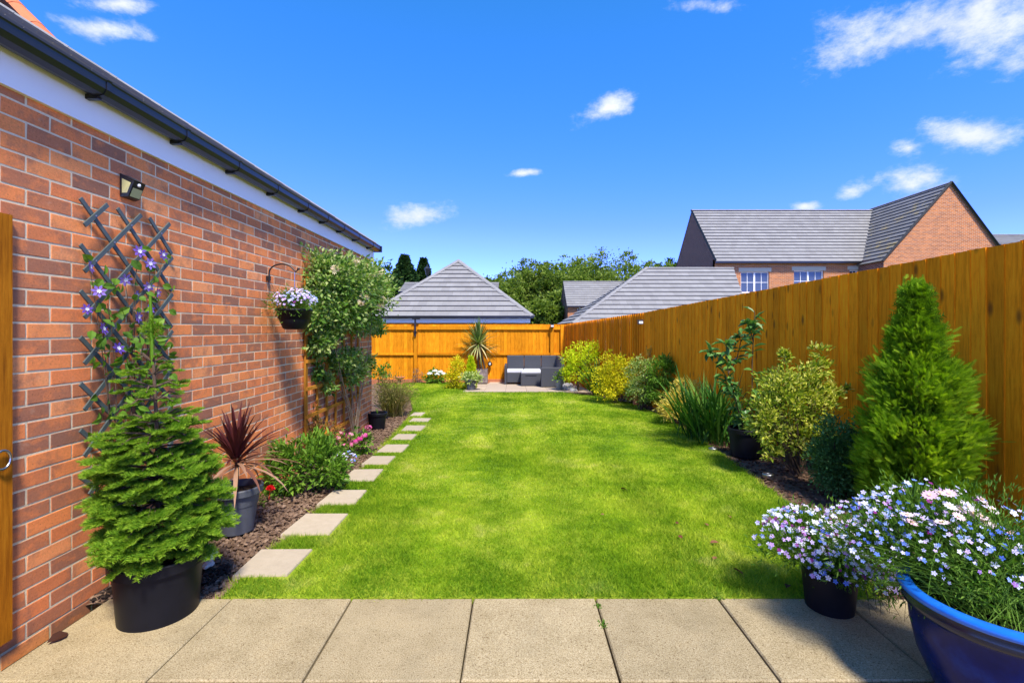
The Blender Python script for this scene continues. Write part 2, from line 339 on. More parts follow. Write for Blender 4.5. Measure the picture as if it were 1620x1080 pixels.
M_ = dict(
    brick=m_brick(), mortar=m_mortar(), slab=m_slab(),
    step=m_stone('stepping_stone_sandstone', (.35, .28, .185), (.50, .41, .29)), farslab=m_stone('far_patio_slab', (.38, .29, .21), (.50, .40, .30)),
    fence=m_wood('fence_stain_shade_lifted', (.66, .185, .004), (.93, .295, .006), (.97, .38, .012)), backfence=m_wood('fence_stain_sunny', (.50, .165, .006), (.70, .25, .008), (.78, .32, .016), sc3=(9, 9, .9), knots=False),  # same stain in both, lightened for the side fence to offset its shade
    trelliswood=m_wood('trellis_wood', (.30, .11, .015), (.46, .19, .02), (.55, .25, .04), knots=False),
    gatewood=m_wood('gate_stain', (.22, .065, .004), (.36, .12, .006), (.46, .17, .01)),
    greenwood=plain('trellis_green_paint', (.075, .095, .085), .55, .4, 0, .35, 25),
    tile=m_tile('concrete_tile', (.215, .205, .19), (.255, .245, .225)), tile2=m_tile('concrete_tile_lichen', (.165, .155, .14), (.20, .19, .175), .55), clay=m_tile('terracotta_tile', (.5, .13, .05), (.62, .19, .07)),
    farbrick=m_farbrick('house_brickwork', (.56, .18, .045)), farbrick2=m_farbrick('house_brickwork_dark', (.17, .06, .045)),  # dark copy paints shade into house side walls; also the terracotta house's gable
    white=plain('white_upvc', (.88, .84, .76), .5, .3, 0, .06, 3), black=plain('black_plastic', (.012, .012, .014), .32, .5, 0, .3, 12), blackmetal=plain('black_metal', (.012, .012, .012), .4, .5, 0, .3, 30),
    pot=plain('black_pot_plastic', (.008, .008, .010), .45, .16, 0, .45, 9), greypot=plain('grey_pot_plastic', (.075, .08, .09), .55, .4, 0, .3, 8), graphite=plain('graphite_resin', (.052, .054, .062), .6, .35, 0, .2, 60, .3),
    cushion=plain('pale_cushion_fabric', (.55, .55, .58), .9, .2, 0, .08, 80), terracotta=plain('terracotta', (.42, .15, .07), .85, .2, 0, .3, 14),
    stonefig=plain('pale_cast_stone', (.55, .48, .37), .9, .2, 0, .35, 60, .5), lint=plain('lintel_stone', (.55, .48, .34), .9, .2), glass=None,
    soil=m_soil('bed_soil', (.07, .04, .024), (.17, .105, .066), (.30, .20, .13)), bark=m_soil('bark_mulch', (.04, .017, .01), (.11, .055, .033), (.24, .15, .10)), compost=m_soil('compost', (.012, .008, .006), (.03, .02, .014), (.06, .04, .03)),
    grass=m_grass('lawn_blades'), turf=m_grass('lawn_turf', True), fargrass=plain('rough_grass', (.09, .13, .03), .9, .1, 0, .4, .6),
    twig=plain('twig_bark', (.10, .065, .04), .9, .2, 0, .4, 40), glaze=m_glaze(), rimglaze=plain('blue_rim_glaze', (.012, .14, .55), .12, .6, 0, .35, 14),
    darkrim=plain('dark_glaze_band', (.008, .012, .03), .2, .5, 0, .5, 20), steel=plain('galvanised_steel', (.5, .5, .5), .35, .5, 1, .1, 30), lens=plain('lamp_reflector', (.46, .42, .18), .35, .5, 0, .1, 90), whitedot=plain('sensor_white', (.8, .8, .78), .3, .5),
    plantertimber=m_wood('planter_slate', (.14, .10, .09), (.24, .19, .17), (.34, .28, .25), knots=False), pebble=plain('pale_pebble', (.5, .47, .43), .8, .3, 0, .3, 8),
)
gm = MT('window_glass'); gm.col((.05, .06, .075), .06, .7); M_['glass'] = gm.m
LM = dict(
    spruce=leaf_mat('spruce_needles', [(0, (.035, .095, .008)), (.5, (.125, .26, .014)), (1, (.34, .48, .035))], .5, .3),
    cordy=leaf_mat('cordyline_leaf', [(0, (.045, .008, .010)), (.55, (.10, .022, .020)), (.8, (.25, .12, .075)), (1, (.42, .25, .16))], .38, .2),
    conifer=leaf_mat('cypress_spray', [(0, (.07, .15, .006)), (.5, (.21, .36, .010)), (1, (.40, .54, .03))], .6, .35),
    dark=leaf_mat('dark_leaf', [(0, (.03, .085, .02)), (.6, (.085, .20, .045)), (1, (.18, .34, .10))], .35, .2, .5),
    mid=leaf_mat('mid_leaf', [(0, (.045, .11, .012)), (.5, (.12, .24, .018)), (1, (.25, .40, .05))], .42, .3, .4),
    honey=leaf_mat('honeysuckle_leaf', [(0, (.025, .075, .010)), (.5, (.08, .18, .02)), (.85, (.2, .32, .06)), (1, (.36, .42, .14))], .42, .3, .4),
    varieg=leaf_mat('variegated_leaf', [(0, (.06, .11, .008)), (.4, (.18, .26, .015)), (.7, (.48, .50, .05)), (1, (.76, .70, .18))], .4, .3, .4),
    creamv=leaf_mat('cream_edged_leaf', [(0, (.05, .11, .015)), (.5, (.19, .29, .04)), (.75, (.45, .52, .14)), (1, (.68, .70, .36))], .45, .25),
    yellow=leaf_mat('golden_leaf', [(0, (.24, .26, .008)), (.5, (.58, .52, .012)), (1, (.82, .68, .03))], .5, .35),
    lime=leaf_mat('lime_leaf', [(0, (.19, .32, .008)), (.5, (.46, .56, .012)), (1, (.72, .70, .025))], .5, .4),
    amber=leaf_mat('amber_leaf', [(0, (.30, .22, .03)), (.5, (.58, .44, .06)), (1, (.75, .64, .18))], .5, .3),
    bronze=leaf_mat('bronze_leaf', [(0, (.06, .085, .012)), (.5, (.22, .13, .03)), (1, (.42, .14, .06))], .5, .3),
    strap=leaf_mat('strap_leaf', [(0, (.018, .07, .012)), (.5, (.055, .16, .016)), (1, (.17, .29, .04))], .4, .25),
    yucca=leaf_mat('yucca_leaf', [(0, (.05, .11, .02)), (.5, (.15, .22, .05)), (.8, (.42, .43, .16)), (1, (.62, .55, .28))], .45, .25),
    straw=leaf_mat('straw_grass', [(0, (.07, .10, .015)), (.5, (.20, .19, .045)), (1, (.42, .28, .12))], .6, .25),
    greypurple=leaf_mat('heather', [(0, (.06, .055, .05)), (.5, (.14, .13, .11)), (1, (.25, .23, .2))], .7, .1),
    laurel=leaf_mat('laurel_leaf', [(0, (.03, .10, .02)), (.5, (.085, .20, .045)), (.85, (.19, .36, .06)), (.93, (.10, .22, .04)), (1, (.62, .40, .03))], .25, .2, .6),
    tree=leaf_mat('tree_leaf', [(0, (.06, .11, .012)), (.5, (.15, .22, .03)), (1, (.32, .38, .09))], .9, .3, .03),
    treedark=leaf_mat('evergreen_leaf', [(0, (.012, .035, .010)), (.5, (.03, .07, .018)), (1, (.07, .12, .035))], .9, .2, .03),
    lob=leaf_mat('lobelia_leaf', [(0, (.03, .08, .008)), (.5, (.085, .19, .015)), (1, (.2, .32, .05))], .5, .3),
    fwhite=leaf_mat('flower_white', [(0, (.6, .62, .78)), (.5, (.8, .8, .84)), (1, (.85, .85, .85))], .6, .2),
    flob=leaf_mat('flower_lobelia', [(0, (.09, .17, .66)), (.22, (.22, .34, .76)), (.4, (.5, .53, .82)), (.55, (.66, .62, .84)), (.8, (.60, .42, .74)), (.9, (.42, .20, .60)), (1, (.26, .02, .22))], .6, .2),
    fviolet=leaf_mat('flower_violet', [(0, (.09, .04, .28)), (.5, (.17, .085, .42)), (1, (.34, .24, .62))], .6, .2),
    fpink=leaf_mat('flower_pink', [(0, (.62, .05, .28)), (.5, (.78, .20, .42)), (1, (.86, .55, .52))], .6, .2),
    fred=leaf_mat('flower_red', [(0, (.6, .004, .01)), (1, (.8, .02, .03))], .5, .2),
    fpale=leaf_mat('flower_palepink', [(0, (.78, .45, .58)), (.5, (.85, .62, .70)), (1, (.88, .78, .80))], .6, .25),
    fcream=leaf_mat('flower_cream', [(0, (.80, .48, .42)), (.5, (.82, .66, .42)), (1, (.85, .75, .52))], .6, .25),
    dead=leaf_mat('dead_leaf', [(0, (.05, .02, .012)), (.5, (.16, .055, .03)), (1, (.30, .13, .07))], .7, .1),
)

# ------------------------------------------------------------------ ground, lawn, beds, paving
def sheet(name, rows, x0, x1, mat, kind='structure'):
    V = []; Fc = []
    for i, (y, z) in enumerate(rows):
        V += [(x0, y, z), (x1, y, z)]
        if i: b = 2*i; Fc.append((b-2, b-1, b+1, b))
    return tag(Geo().add(V, Fc).build(name, mat), kind=kind)
sheet('ground', [(-120, -.12), (2.3, -.12), (15.4, -.46), (40, -.62), (900, -.62)], -600, 600, M_['fargrass'])
FN = [(0.6, 3.6+.123*2.86), (10.2, 2.77)]                              # smooth section of the side fence, plan points (y, x)
def fence_x(y): return 3.6-.123*(y-3.46) if y < 10.2 else 2.77-(2.77-1.578)/5.1*(y-10.2)
YB = 15.3
# soil sheet under both beds
ny, nx = 150, 70
ys = np.linspace(Y0+.004, YB-.02, ny); V = []; T = []
lump = lambda x, y: .010*np.sin(9*x+3*np.sin(5*y))*np.sin(8*y+2*np.sin(7*x))+.006*np.sin(31*x+1.3)*np.sin(27*y)
for y in ys:
    xs = np.linspace(-A-.02 if y < 7.5 else -4.4, fence_x(y)-.02, nx)
    for x in xs: V.append((x, y, gz(y)-.032+lump(x, y)))
V = np.array(V)
Fc = np.array([(j*nx+i, j*nx+i+1, (j+1)*nx+i+1, (j+1)*nx+i) for j in range(ny-1) for i in range(nx-1)])
soil = Geo().add(V, Fc, np.clip(.45+rng.normal(0, .12, len(V)), 0, 1)).build('soil', M_['soil'], smooth=True); tag(soil, kind='structure')
LAWN_PX = [(352, 945.9), (392, 905), (440, 862), (505, 806), (548, 768), (578, 735), (604, 708), (628, 682), (648, 661), (654, 645), (646, 625), (600, 607.5), (735, 607.5), (736, 620), (892, 620.5),
           (930, 625), (965, 630), (1000, 638), (1040, 655), (1075, 674), (1110, 697), (1150, 725), (1200, 762), (1250, 797), (1300, 832), (1350, 880), (1395, 945.9)]
LP = np.array([gp(*p)[:2] for p in LAWN_PX]); LP[0, 1] = LP[-1, 1] = Y0+.004
LP[11] = (-4.3, 15.05); LP[12] = (-1.55, 15.05)
# round the outline
def densify(P, step=.09):
    o = []
    for i in range(len(P)):
        a, b = P[i], P[(i+1) % len(P)]; n = max(1, int(np.linalg.norm(b-a)/step))
        for k in range(n): o.append(a+(b-a)*k/n)
    o = np.array(o)
    w = o.copy()
    for i in range(len(o)):
        if o[i, 1] > Y0+.03: w[i] = o[i]+.012*np.array([np.sin(i*1.7), np.sin(i*2.3+1)])
    return w
LD = densify(LP); n = len(LD); zz = g(LD[:, 1])
top = np.c_[LD, zz]; bot = np.c_[LD, zz-.05]
Fc = [tuple(range(n))[::-1]]+[(i, (i+1) % n, n+(i+1) % n, n+i) for i in range(n)]
lawn = Geo().add(np.r_[top, bot], Fc).build('lawn', M_['turf']); tag(lawn, kind='structure')
def inside(P, poly):
    x, y = P[:, 0], P[:, 1]; c = np.zeros(len(P), bool); j = len(poly)-1
    for i in range(len(poly)):
        xi, yi = poly[i]; xj, yj = poly[j]
        m = ((yi > y) != (yj > y)) & (x < (xj-xi)*(y-yi)/(yj-yi+1e-12)+xi); c ^= m; j = i
    return c

# stepping stones
ST = [(388, 480, 873, 909), (463, 540, 818, 842), (512, 573, 779, 795), (549, 601, 745, 759), (579, 621, 724, 733), (603, 643, 706, 713), (622, 658, 688.5, 694.5), (638, 671, 675, 680), (649, 680, 662.5, 667), (651, 671, 654, 657.5)]
ORD = ['first', 'second', 'third', 'fourth', 'fifth', 'sixth', 'seventh', 'eighth', 'ninth', 'tenth']
stone_boxes = []
for i, (xa, xb, ya, yb) in enumerate(ST):
    p = gp((xa+xb)/2, (ya+yb)/2); w = (xb-xa)*p[1]/F*.5*.92; d = .19+.02*math.sin(i*3)
    if i == 0: d = .17
    q = rng.uniform(-.012, .012, (4, 2))
    c = np.array([(-w, -d), (w, -d), (w, d), (-w, d)])+q+p[:2]
    G = Geo(); z1 = g(c[:, 1])+.012; ed = (c-p[:2])*.985+p[:2]
    V = np.r_[np.c_[ed, z1], np.c_[c, z1-.008], np.c_[c, z1-.05]]
    G.add(V, [(0, 1, 2, 3)]+[(k, (k+1) % 4, 4+(k+1) % 4, 4+k)[::-1] for k in range(4)]+[(4+k, 4+(k+1) % 4, 8+(k+1) % 4, 8+k)[::-1] for k in range(4)])
    o = G.build('stepping_stone', M_['step'])
    tag(o, f'pale sandstone stepping stone at the lawn edge, {ORD[i]} from the patio', 'stepping stone', 'stepping stones along the lawn edge')
    stone_boxes.append((p[0]-w-.02, p[0]+w+.02, p[1]-d-.02, p[1]+d+.02))

# grass
G = Geo()
BL = ([(-.5, 0, 0), (.5, 0, 0), (0, 1, 0)], [(0, 1, 2)])
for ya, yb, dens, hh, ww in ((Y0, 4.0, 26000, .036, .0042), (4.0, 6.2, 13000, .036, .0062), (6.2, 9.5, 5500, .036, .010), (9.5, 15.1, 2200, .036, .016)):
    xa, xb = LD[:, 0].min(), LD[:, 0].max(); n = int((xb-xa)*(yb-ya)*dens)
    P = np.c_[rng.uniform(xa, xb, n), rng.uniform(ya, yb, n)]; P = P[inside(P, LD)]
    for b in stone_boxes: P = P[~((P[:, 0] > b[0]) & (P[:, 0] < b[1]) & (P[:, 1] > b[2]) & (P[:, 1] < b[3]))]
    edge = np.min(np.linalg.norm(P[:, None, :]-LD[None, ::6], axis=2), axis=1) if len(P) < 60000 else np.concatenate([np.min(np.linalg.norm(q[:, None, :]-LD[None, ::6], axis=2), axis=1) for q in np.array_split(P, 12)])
    lush_shade = np.clip(1-edge/.8, 0, 1); stripe = np.sin(P[:, 0]*2*np.pi/.62)  # shade painted into the blade tint towards the edges; blades grow longer there
    n = len(P); hv = .3*lush_shade+.75+.5*(.5+.5*np.sin(2.1*P[:, 0]+1.7*np.sin(1.3*P[:, 1])))
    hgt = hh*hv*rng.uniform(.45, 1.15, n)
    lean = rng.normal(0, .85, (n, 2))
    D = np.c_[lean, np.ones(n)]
    G.inst(BL, np.c_[P, g(P[:, 1])-.004], D, np.c_[rng.normal(size=(n, 2)), np.zeros(n)], hgt, np.clip(rng.beta(2, 2.4, n)-.38*lush_shade+.13*stripe, 0, 1), ww*rng.uniform(.7, 1.3, n))
# longer fringe along the edges
e = LD[(LD[:, 1] < 9)]; k = 34; idx = rng.integers(0, len(e), len(e)*k)
P = e[idx]+rng.normal(0, .022, (len(idx), 2)); P = P[(P[:, 1] > Y0-.012)]
for b in stone_boxes: P = P[~((P[:, 0] > b[0]) & (P[:, 0] < b[1]) & (P[:, 1] > b[2]) & (P[:, 1] < b[3]))]
n = len(P); G.inst(BL, np.c_[P, g(P[:, 1])-.02], np.c_[rng.normal(0, .7, (n, 2)), np.ones(n)], np.c_[rng.normal(size=(n, 2)), np.zeros(n)], rng.uniform(.03, .075, n), rng.beta(2, 2, n), .005)
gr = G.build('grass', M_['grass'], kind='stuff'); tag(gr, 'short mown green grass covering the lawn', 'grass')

# paving: individual slabs
patio = sheet('patio', [(-.9, -.03), (Y0, -.03)], -A+.12, 3.7, M_['compost'])
xj = [-2.066, -1.445, -.831, -.213, .414, 1.041, 1.664, 2.287, 2.91, 3.53]
yj = [Y0, 1.894, 1.29, .69, .09, -.51]
for j in range(len(yj)-1):
    for i in range(len(xj)-1):
        x0, x1, y1, y0 = xj[i]+.004, xj[i+1]-.004, yj[j]-(.004 if j else 0), yj[j+1]+.004
        if i == 0: x0 = -A+.13
        b = .006; dz = rng.uniform(-.0015, .0015)
        c = np.array([(x0, y0), (x1, y0), (x1, y1), (x0, y1)])+rng.uniform(-.0015, .0015, (4, 2)); m = c.mean(0); ci = c+np.sign(m-c)*b
        V = np.r_[np.c_[ci, np.full(4, dz)], np.c_[c, np.full(4, dz-b)], np.c_[c, np.full(4, -.028)]]
        Geo().add(V, [(0, 1, 2, 3)]+[(k, 4+k, 4+(k+1) % 4, (k+1) % 4) for k in range(4)]+[(4+k, 8+k, 8+(k+1) % 4, 4+(k+1) % 4) for k in range(4)]).build('paving_slab', M_['slab'], patio)
fp = sheet('far_patio', [(12.43, gz(12.43)-.02), (YB-.03, gz(YB)-.02)], -1.35, 2.0, M_['farslab'])
for j in range(5):
    for i in range(6):
        x0, x1, y0, y1 = -1.33+i*.55, -1.33+(i+1)*.55-.006, 12.44+j*.57, 12.44+(j+1)*.57-.006
        x1 = min(x1, fence_x(y1)-.06)
        if x1 <= x0: continue
        if j > 1 and i == 0: continue
        c = np.array([(x0, y0), (x1, y0), (x1, y1), (x0, y1)]); z = g(c[:, 1])+.012
        Geo().add(np.r_[np.c_[c, z], np.c_[c, z-.03]], [(0, 1, 2, 3)]+[(k, 4+k, 4+(k+1) % 4, (k+1) % 4) for k in range(4)]).build('paving_slab', M_['farslab'], fp)

# soil clods and bark chips
OCT = np.array([(1, 0, 0), (-1, 0, 0), (0, 1, 0), (0, -1, 0), (0, 0, 1), (0, 0, -1)], float)
OCF = [(0, 2, 4), (2, 1, 4), (1, 3, 4), (3, 0, 4), (2, 0, 5), (1, 2, 5), (3, 1, 5), (0, 3, 5)]
def lumps(name, mat, P, smin, smax, flat, label, cat):
    G = Geo(); n = len(P); s_ = rng.uniform(smin, smax, n)
    for v in range(6):
        T = OCT*rng.uniform(.6, 1.3, (6, 1))*np.array([1, 1, flat]); sel = np.arange(v, n, 6)
        D = unit(len(sel)); D[:, 2] *= .3
        G.inst((T, OCF), P[sel], D, np.tile([0, 0, 1.], (len(sel), 1))+.3*unit(len(sel)), s_[sel], rng.beta(2.2, 2.2, len(sel)))
    return tag(G.build(name, mat, kind='stuff'), label, cat)
def bed_points(n, left):
    y = Y0+.02+(9.6 if left else 12.0)*rng.uniform(0, 1, n)**1.7
    x = np.array([rng.uniform(-A+.02, -.9) if left else rng.uniform(.8, fence_x(v)-.03) for v in y])
    P = np.c_[x, y]; P = P[~inside(P, LD)]
    if not left: P = P[P[:, 1] < 15]
    else: P = P[P[:, 1] < 11]
    return np.c_[P, g(P[:, 1])-.03+rng.uniform(0, .022, len(P))]
lumps('soil_clods', M_['soil'], bed_points(15000, True), .006, .024, .75, 'brown crumbly soil clods covering the bed by the brick wall', 'soil')
lumps('bark_chips', M_['bark'], bed_points(14000, False), .008, .028, .4, 'dark brown bark mulch covering the bed under the side fence', 'mulch')
b = gp(200, 930); n = 900
P = np.c_[rng.uniform(-A+.02, -A+.55, n), rng.uniform(Y0, Y0+.35, n), rng.uniform(-.02, .0, n)]
lumps('pebbles', M_['compost'], P, .008, .02, .7, 'dark wet pebbles between the wall and the patio', 'pebbles')

# ------------------------------------------------------------------ garage beside the lawn (brick wall)
YE = A*F/(VX-588)
garage = thing('garage', (-A, 4, 0), 'red brick garage with white fascia and black gutter alongside the lawn', 'garage')
wall = Geo().box((-A-.25, .55, -.5), (-A-.0018, YE-.004, 2.52)).build('wall', M_['mortar'], garage)
bricks = []
k = -25
for k in range(-26, 14):
    zc = 1.443+.075*k; ph = 3.194 if k % 2 == 0 else 3.194-.1125
    n0 = int(math.floor((.55-ph)/.225))
    y = ph+n0*.225
    while y < YE:
        a, b_ = max(y+.005, .56), min(y+.22, YE)
        if b_-a > .03 and zc < 2.47: bricks.append((a, b_, zc))
        y += .225
def showing(a, b_, zc):
    xa = VX-A*F/max(a, .3); xb = VX-A*F/b_
    if xb < 0 or zc+.03 < gz(b_) or zc > 2.42: return 0
    yy = HY-(zc-CH)/b_*F
    if yy < 0 or yy > 1080: return 0
    return (min(xb, 1620)-max(xa, 0))*.065*F/((a+b_)/2)
score = np.array([showing(*q) for q in bricks]); order = np.argsort(-score)
big = set(order[:300].tolist())
def brick_geo(G, lo, hi, t):
    lo = np.array(lo); hi = np.array(hi); b = .0016
    ring = lambda x, k: [(x, lo[1]+k, lo[2]+k), (x, hi[1]-k, lo[2]+k), (x, hi[1]-k, hi[2]-k), (x, lo[1]+k, hi[2]-k)]
    V = np.array(ring(hi[0], b)+ring(hi[0]-b, 0)+ring(lo[0], 0)); V += rng.uniform(-1, 1, V.shape)*np.array([.0004, .002, .002])
    G.add(V, [(0, 1, 2, 3)]+[(k, 4+k, 4+(k+1) % 4, (k+1) % 4) for k in range(4)]+[(4+k, 8+k, 8+(k+1) % 4, 4+(k+1) % 4) for k in range(4)], t)
def btint():
    u = rng.uniform()
    return rng.uniform(0, .2) if u < .17 else rng.uniform(.2, .45) if u < .45 else rng.uniform(.45, 1)
variants = {}
for i in range(28):
    G = Geo(); brick_geo(G, (-.05, 0, -.0325), (0, .215, .0325), btint()); variants[i] = G.mesh('brick', M_['brick'])
rest = Geo()
for i, (a, b_, zc) in enumerate(bricks):
    px = rng.uniform(-.0006, .0006)
    if i in big and abs(b_-a-.215) < .001:
        o = bpy.data.objects.new('brick', variants[int(rng.integers(28))]); link(o, garage, Matrix.Translation((-A+px, a, zc)))
    else: brick_geo(rest, (-A-.05, a, zc-.0325), (-A+px, b_, zc+.0325), btint())
rest.build('brickwork', M_['brick'], garage, kind='stuff')
G = Geo(); G.box((-A-.05, .5, 2.42), (-A+.022, YE+.02, 2.63)); fa = G.build('fascia', M_['white'], garage)
Geo().box((-A-.26, YE+.003, 2.40), (-A+.018, YE+.05, 2.56)).build('end_fascia', M_['white'], garage)
# gutter: open half-round-ish trough with lips
def trough(G, ya, yb, xo, z, w, d, th=.004, t=.5):
    prof = [(0, d*.98), (0.0, d*.35), (.22*w, .05*d), (.5*w, 0), (.85*w, .1*d), (w, d*.42), (w, d*.9), (w+.006, d), (w-.004, d), (w-.006, d*.45), (.5*w, .07*d), (.008, d*.4), (.006, d*.95)]
    n = len(prof); V = [(xo+p[0], y, z+p[1]) for y in (ya, yb) for p in prof]
    Fc = [(i, (i+1) % n, n+(i+1) % n, n+i) for i in range(n)]+[tuple(range(n)), tuple(n+i for i in range(n))[::-1]]
    G.add(V, Fc, t)
GZ = 2.557
gut = Geo(); trough(gut, .5, YE+.03, -A+.024, GZ, .108, .075); gutter = gut.build('gutter', M_['black'], garage)
e = Geo(); e.box((-A+.02, YE+.03, GZ-.004), (-A+.148, YE+.05, GZ+.09)); e.build('gutter_end_cap', M_['black'], garage)
for px in (162, 290, 374, 436, 484, 516, 542, 566, 588):
    y = (A-.1)*F/(VX-px); G = Geo(); trough(G, y-.014, y+.014, -A+.021, GZ-.005, .115, .084); G.box((-A+.0225, y-.013, GZ-.014), (-A+.085, y+.013, GZ+.01))
    G.build('gutter_bracket', M_['black'], garage)
def clip(poly, a, b, c):
    """keep the side a*x+b*y<=c of a 2-d polygon"""
    o = []
    for i in range(len(poly)):
        p, q = poly[i], poly[(i+1) % len(poly)]; fp_, fq = a*p[0]+b*p[1]-c, a*q[0]+b*q[1]-c
        if fp_ <= 0: o.append(p)
        if fp_*fq < 0:
            t = fp_/(fp_-fq); o.append((p[0]+t*(q[0]-p[0]), p[1]+t*(q[1]-p[1])))
    return o
def roof_tiles(corners, gauge, tw, mat, parent, single=True, th=.022, lift=.03, cap=300):
    """tiles of one sloping plane; corners counter-clockwise seen from outside, the first edge is the eaves"""
    C = np.array(corners, float); o = C[0]; e1 = C[1]-C[0]; e1 /= np.linalg.norm(e1)
    nrm = np.cross(C[1]-C[0], C[-1]-C[0]); nrm /= np.linalg.norm(nrm); e2 = np.cross(nrm, e1)
    P2 = [(float((c-o)@e1), float((c-o)@e2)) for c in C]
    u0, u1 = min(p[0] for p in P2), max(p[0] for p in P2); v1 = max(p[1] for p in P2)
    J = Geo(); count = 0; r = 0; v = -.04
    while v < v1:
        u = u0-(tw/2 if r % 2 else 0)
        while u < u1:
            q = [(u+.0015, v), (u+tw-.0015, v), (u+tw-.0015, v+gauge*1.06), (u+.0015, v+gauge*1.06)]
            for i in range(len(P2)):
                a, b = P2[i], P2[(i+1) % len(P2)]
                if i == 0: continue
                nx_, ny_ = (b[1]-a[1]), -(b[0]-a[0])
                q = clip(q, nx_, ny_, nx_*a[0]+ny_*a[1])
                if len(q) < 3: break
            if len(q) >= 3:
                ar = abs(sum(q[i][0]*q[(i+1) % len(q)][1]-q[(i+1) % len(q)][0]*q[i][1] for i in range(len(q))))/2
                if ar > .004:
                    h = lambda p: lift*(1-(p[1]-v)/(gauge*1.06))+.006
                    n = len(q); tl = [o+e1*p[0]+e2*p[1]+nrm*(h(p)) for p in q]; bl = [o+e1*p[0]+e2*p[1]+nrm*(h(p)-th) for p in q]
                    f = [tuple(range(n))]+[(i, n+i, n+(i+1) % n, (i+1) % n) for i in range(n)]
                    t = float(rng.uniform())
                    if single and count < cap: Geo().add(np.array(tl+bl), f, t).build('roof_tile', mat, parent); count += 1
                    else: J.add(np.array(tl+bl), f, t)
            u += tw
        v += gauge; r += 1
    if J.n: J.build('roof_tiles', mat, parent, kind='stuff')
    Geo().add(C-nrm*.03, [tuple(range(len(C)))]).build('roof_deck', mat, parent)
def capline(a, b, parent, mat, r=.075, step=.42, name='ridge_tile'):
    a = np.array(a, float); b = np.array(b, float); L = np.linalg.norm(b-a); d = (b-a)/L; n = max(1, int(L/step)); s_ = L/n
    side = np.cross(d, [0, 0, 1.]); side /= np.linalg.norm(side); up = np.cross(side, d)
    for i in range(n):
        V = []
        for k in (0, 1):
            for t in np.linspace(-1.15, 1.15, 7): V.append(a+d*(i*s_+k*(s_*1.02))+r*(1.08-.08*k)*(math.sin(t)*side+(math.cos(t)-.55)*up))
        f = [(j, j+1, 7+j+1, 7+j) for j in range(6)]+[tuple(range(7)), tuple(13-j for j in range(7))]
        Geo().add(V, f, float(rng.uniform())).build(name, mat, parent)
ex, ez, TP = -A+.07, 2.645, .64
rl = (-A-3.0, YE-.02-3.07, ez+TP*3.07)
roof_tiles([(ex, .4, ez), (ex, YE+.06, ez), (ex-3.07, YE+.06-3.07, ez+TP*3.07), (ex-3.07, .4, ez+TP*3.07)], .30, .33, M_['tile2'], garage, True, cap=290)
capline((ex-.03, YE+.03, ez+.03), (ex-3.05, YE+.06-3.05, ez+TP*3.05+.02), garage, M_['tile'], .07, .4, 'hip_tile')
Geo().add([(ex, YE+.06, ez), (-A-6.1, YE+.06, ez), (ex-3.07, YE+.06-3.07, ez+TP*3.07), (-A-6.1, .4, ez), (ex-3.07, .4, ez+TP*3.07)], [(0, 1, 2), (1, 3, 4, 2)], .5).build('rear_roof', M_['tile2'], garage)
Geo().add([(-A-6, .55, -.5), (-A-6, YE-.01, -.5), (-A-6, YE-.01, 2.55), (-A-6, .55, 2.55), (-A-.2, YE-.01, -.5), (-A-.2, YE-.01, 2.55)], [(0, 1, 2, 3), (1, 4, 5, 2)]).build('end_wall', M_['farbrick'], garage)

# ------------------------------------------------------------------ fences
def fence_run(root, pts, flip, mat, pitch, top, base, name='fence_board', step=.008):
    """feather-edge boards along plan points; thick edge faces back along the run when flip is 1"""
    (xa, ya), (xb, yb) = pts; L = math.hypot(xb-xa, yb-ya); n = int(round(L/pitch)); p = L/n
    ang = math.atan2(yb-ya, xb-xa)
    w = p+.022
    meshes = []
    for v in range(4):
        t0, t1 = (.020, .006) if flip else (.010, .010)
        o0, o1 = (.016, .0) if flip else (step, .0) if step < .01 else (.0, step)
        # local x along run, y towards the garden, z up (0..1)
        V = np.array([(0, o0, 0), (w, o1, 0), (w, o1+t1, 0), (0, o0+t0, 0), (0, o0, 1), (w, o1, 1), (w, o1+t1, 1), (0, o0+t0, 1)], float)
        V[:, 1] += rng.uniform(-.0015, .0015); V[4:, 0] += rng.uniform(-.003, .003)
        meshes.append(Geo().add(V, [(0, 1, 5, 4), (1, 2, 6, 5), (2, 3, 7, 6), (3, 0, 4, 7), (4, 5, 6, 7), (3, 2, 1, 0)]).mesh(name, mat))
    for i in range(n):
        f = i/n; x, y = xa+(xb-xa)*f, ya+(yb-ya)*f
        zb, zt = base(x, y), top(x, y)+rng.uniform(-.004, .004)
        o = bpy.data.objects.new(name, meshes[i % 4])
        link(o, root, Matrix.Translation((x, y, zb)) @ Matrix.Rotation(ang, 4, 'Z') @ Matrix.Diagonal((1, 1, zt-zb, 1)))
topS = lambda x, y: 1.994-.0417*(y-3.46)
baseS = lambda x, y: gz(y)-.03
f1 = thing('side_fence', (3.2, 6.5, gz(6.5)), 'smooth orange-brown board fence behind the tall conifer and potted laurel', 'fence', 'fences round the lawn')
fence_run(f1, [(fence_x(.5), .5), (2.77, 10.2)], False, M_['fence'], .118, topS, baseS)
f2 = thing('side_fence', (2.2, 12.7, gz(12.7)), 'ribbed orange-brown board fence running to the corner beside the lime-leaved tree', 'fence', 'fences round the lawn')
fence_run(f2, [(2.79, 10.22), (1.60, YB-.02)], True, M_['fence'], .108, topS, baseS)
for r_, (x, y) in ((f1, (2.815, 10.14)), (f2, (2.86, 10.28))):
    Geo().box((x+.03, y-.04, gz(y)-.1), (x+.11, y+.04, topS(x, y)-.03)).build('post', M_['fence'], r_)
f3 = thing('back_fence', (-1, YB, gz(YB)), 'sunny orange board fence with posts and rails behind the corner sofa', 'fence', 'fences round the lawn')
zb3 = gz(YB)
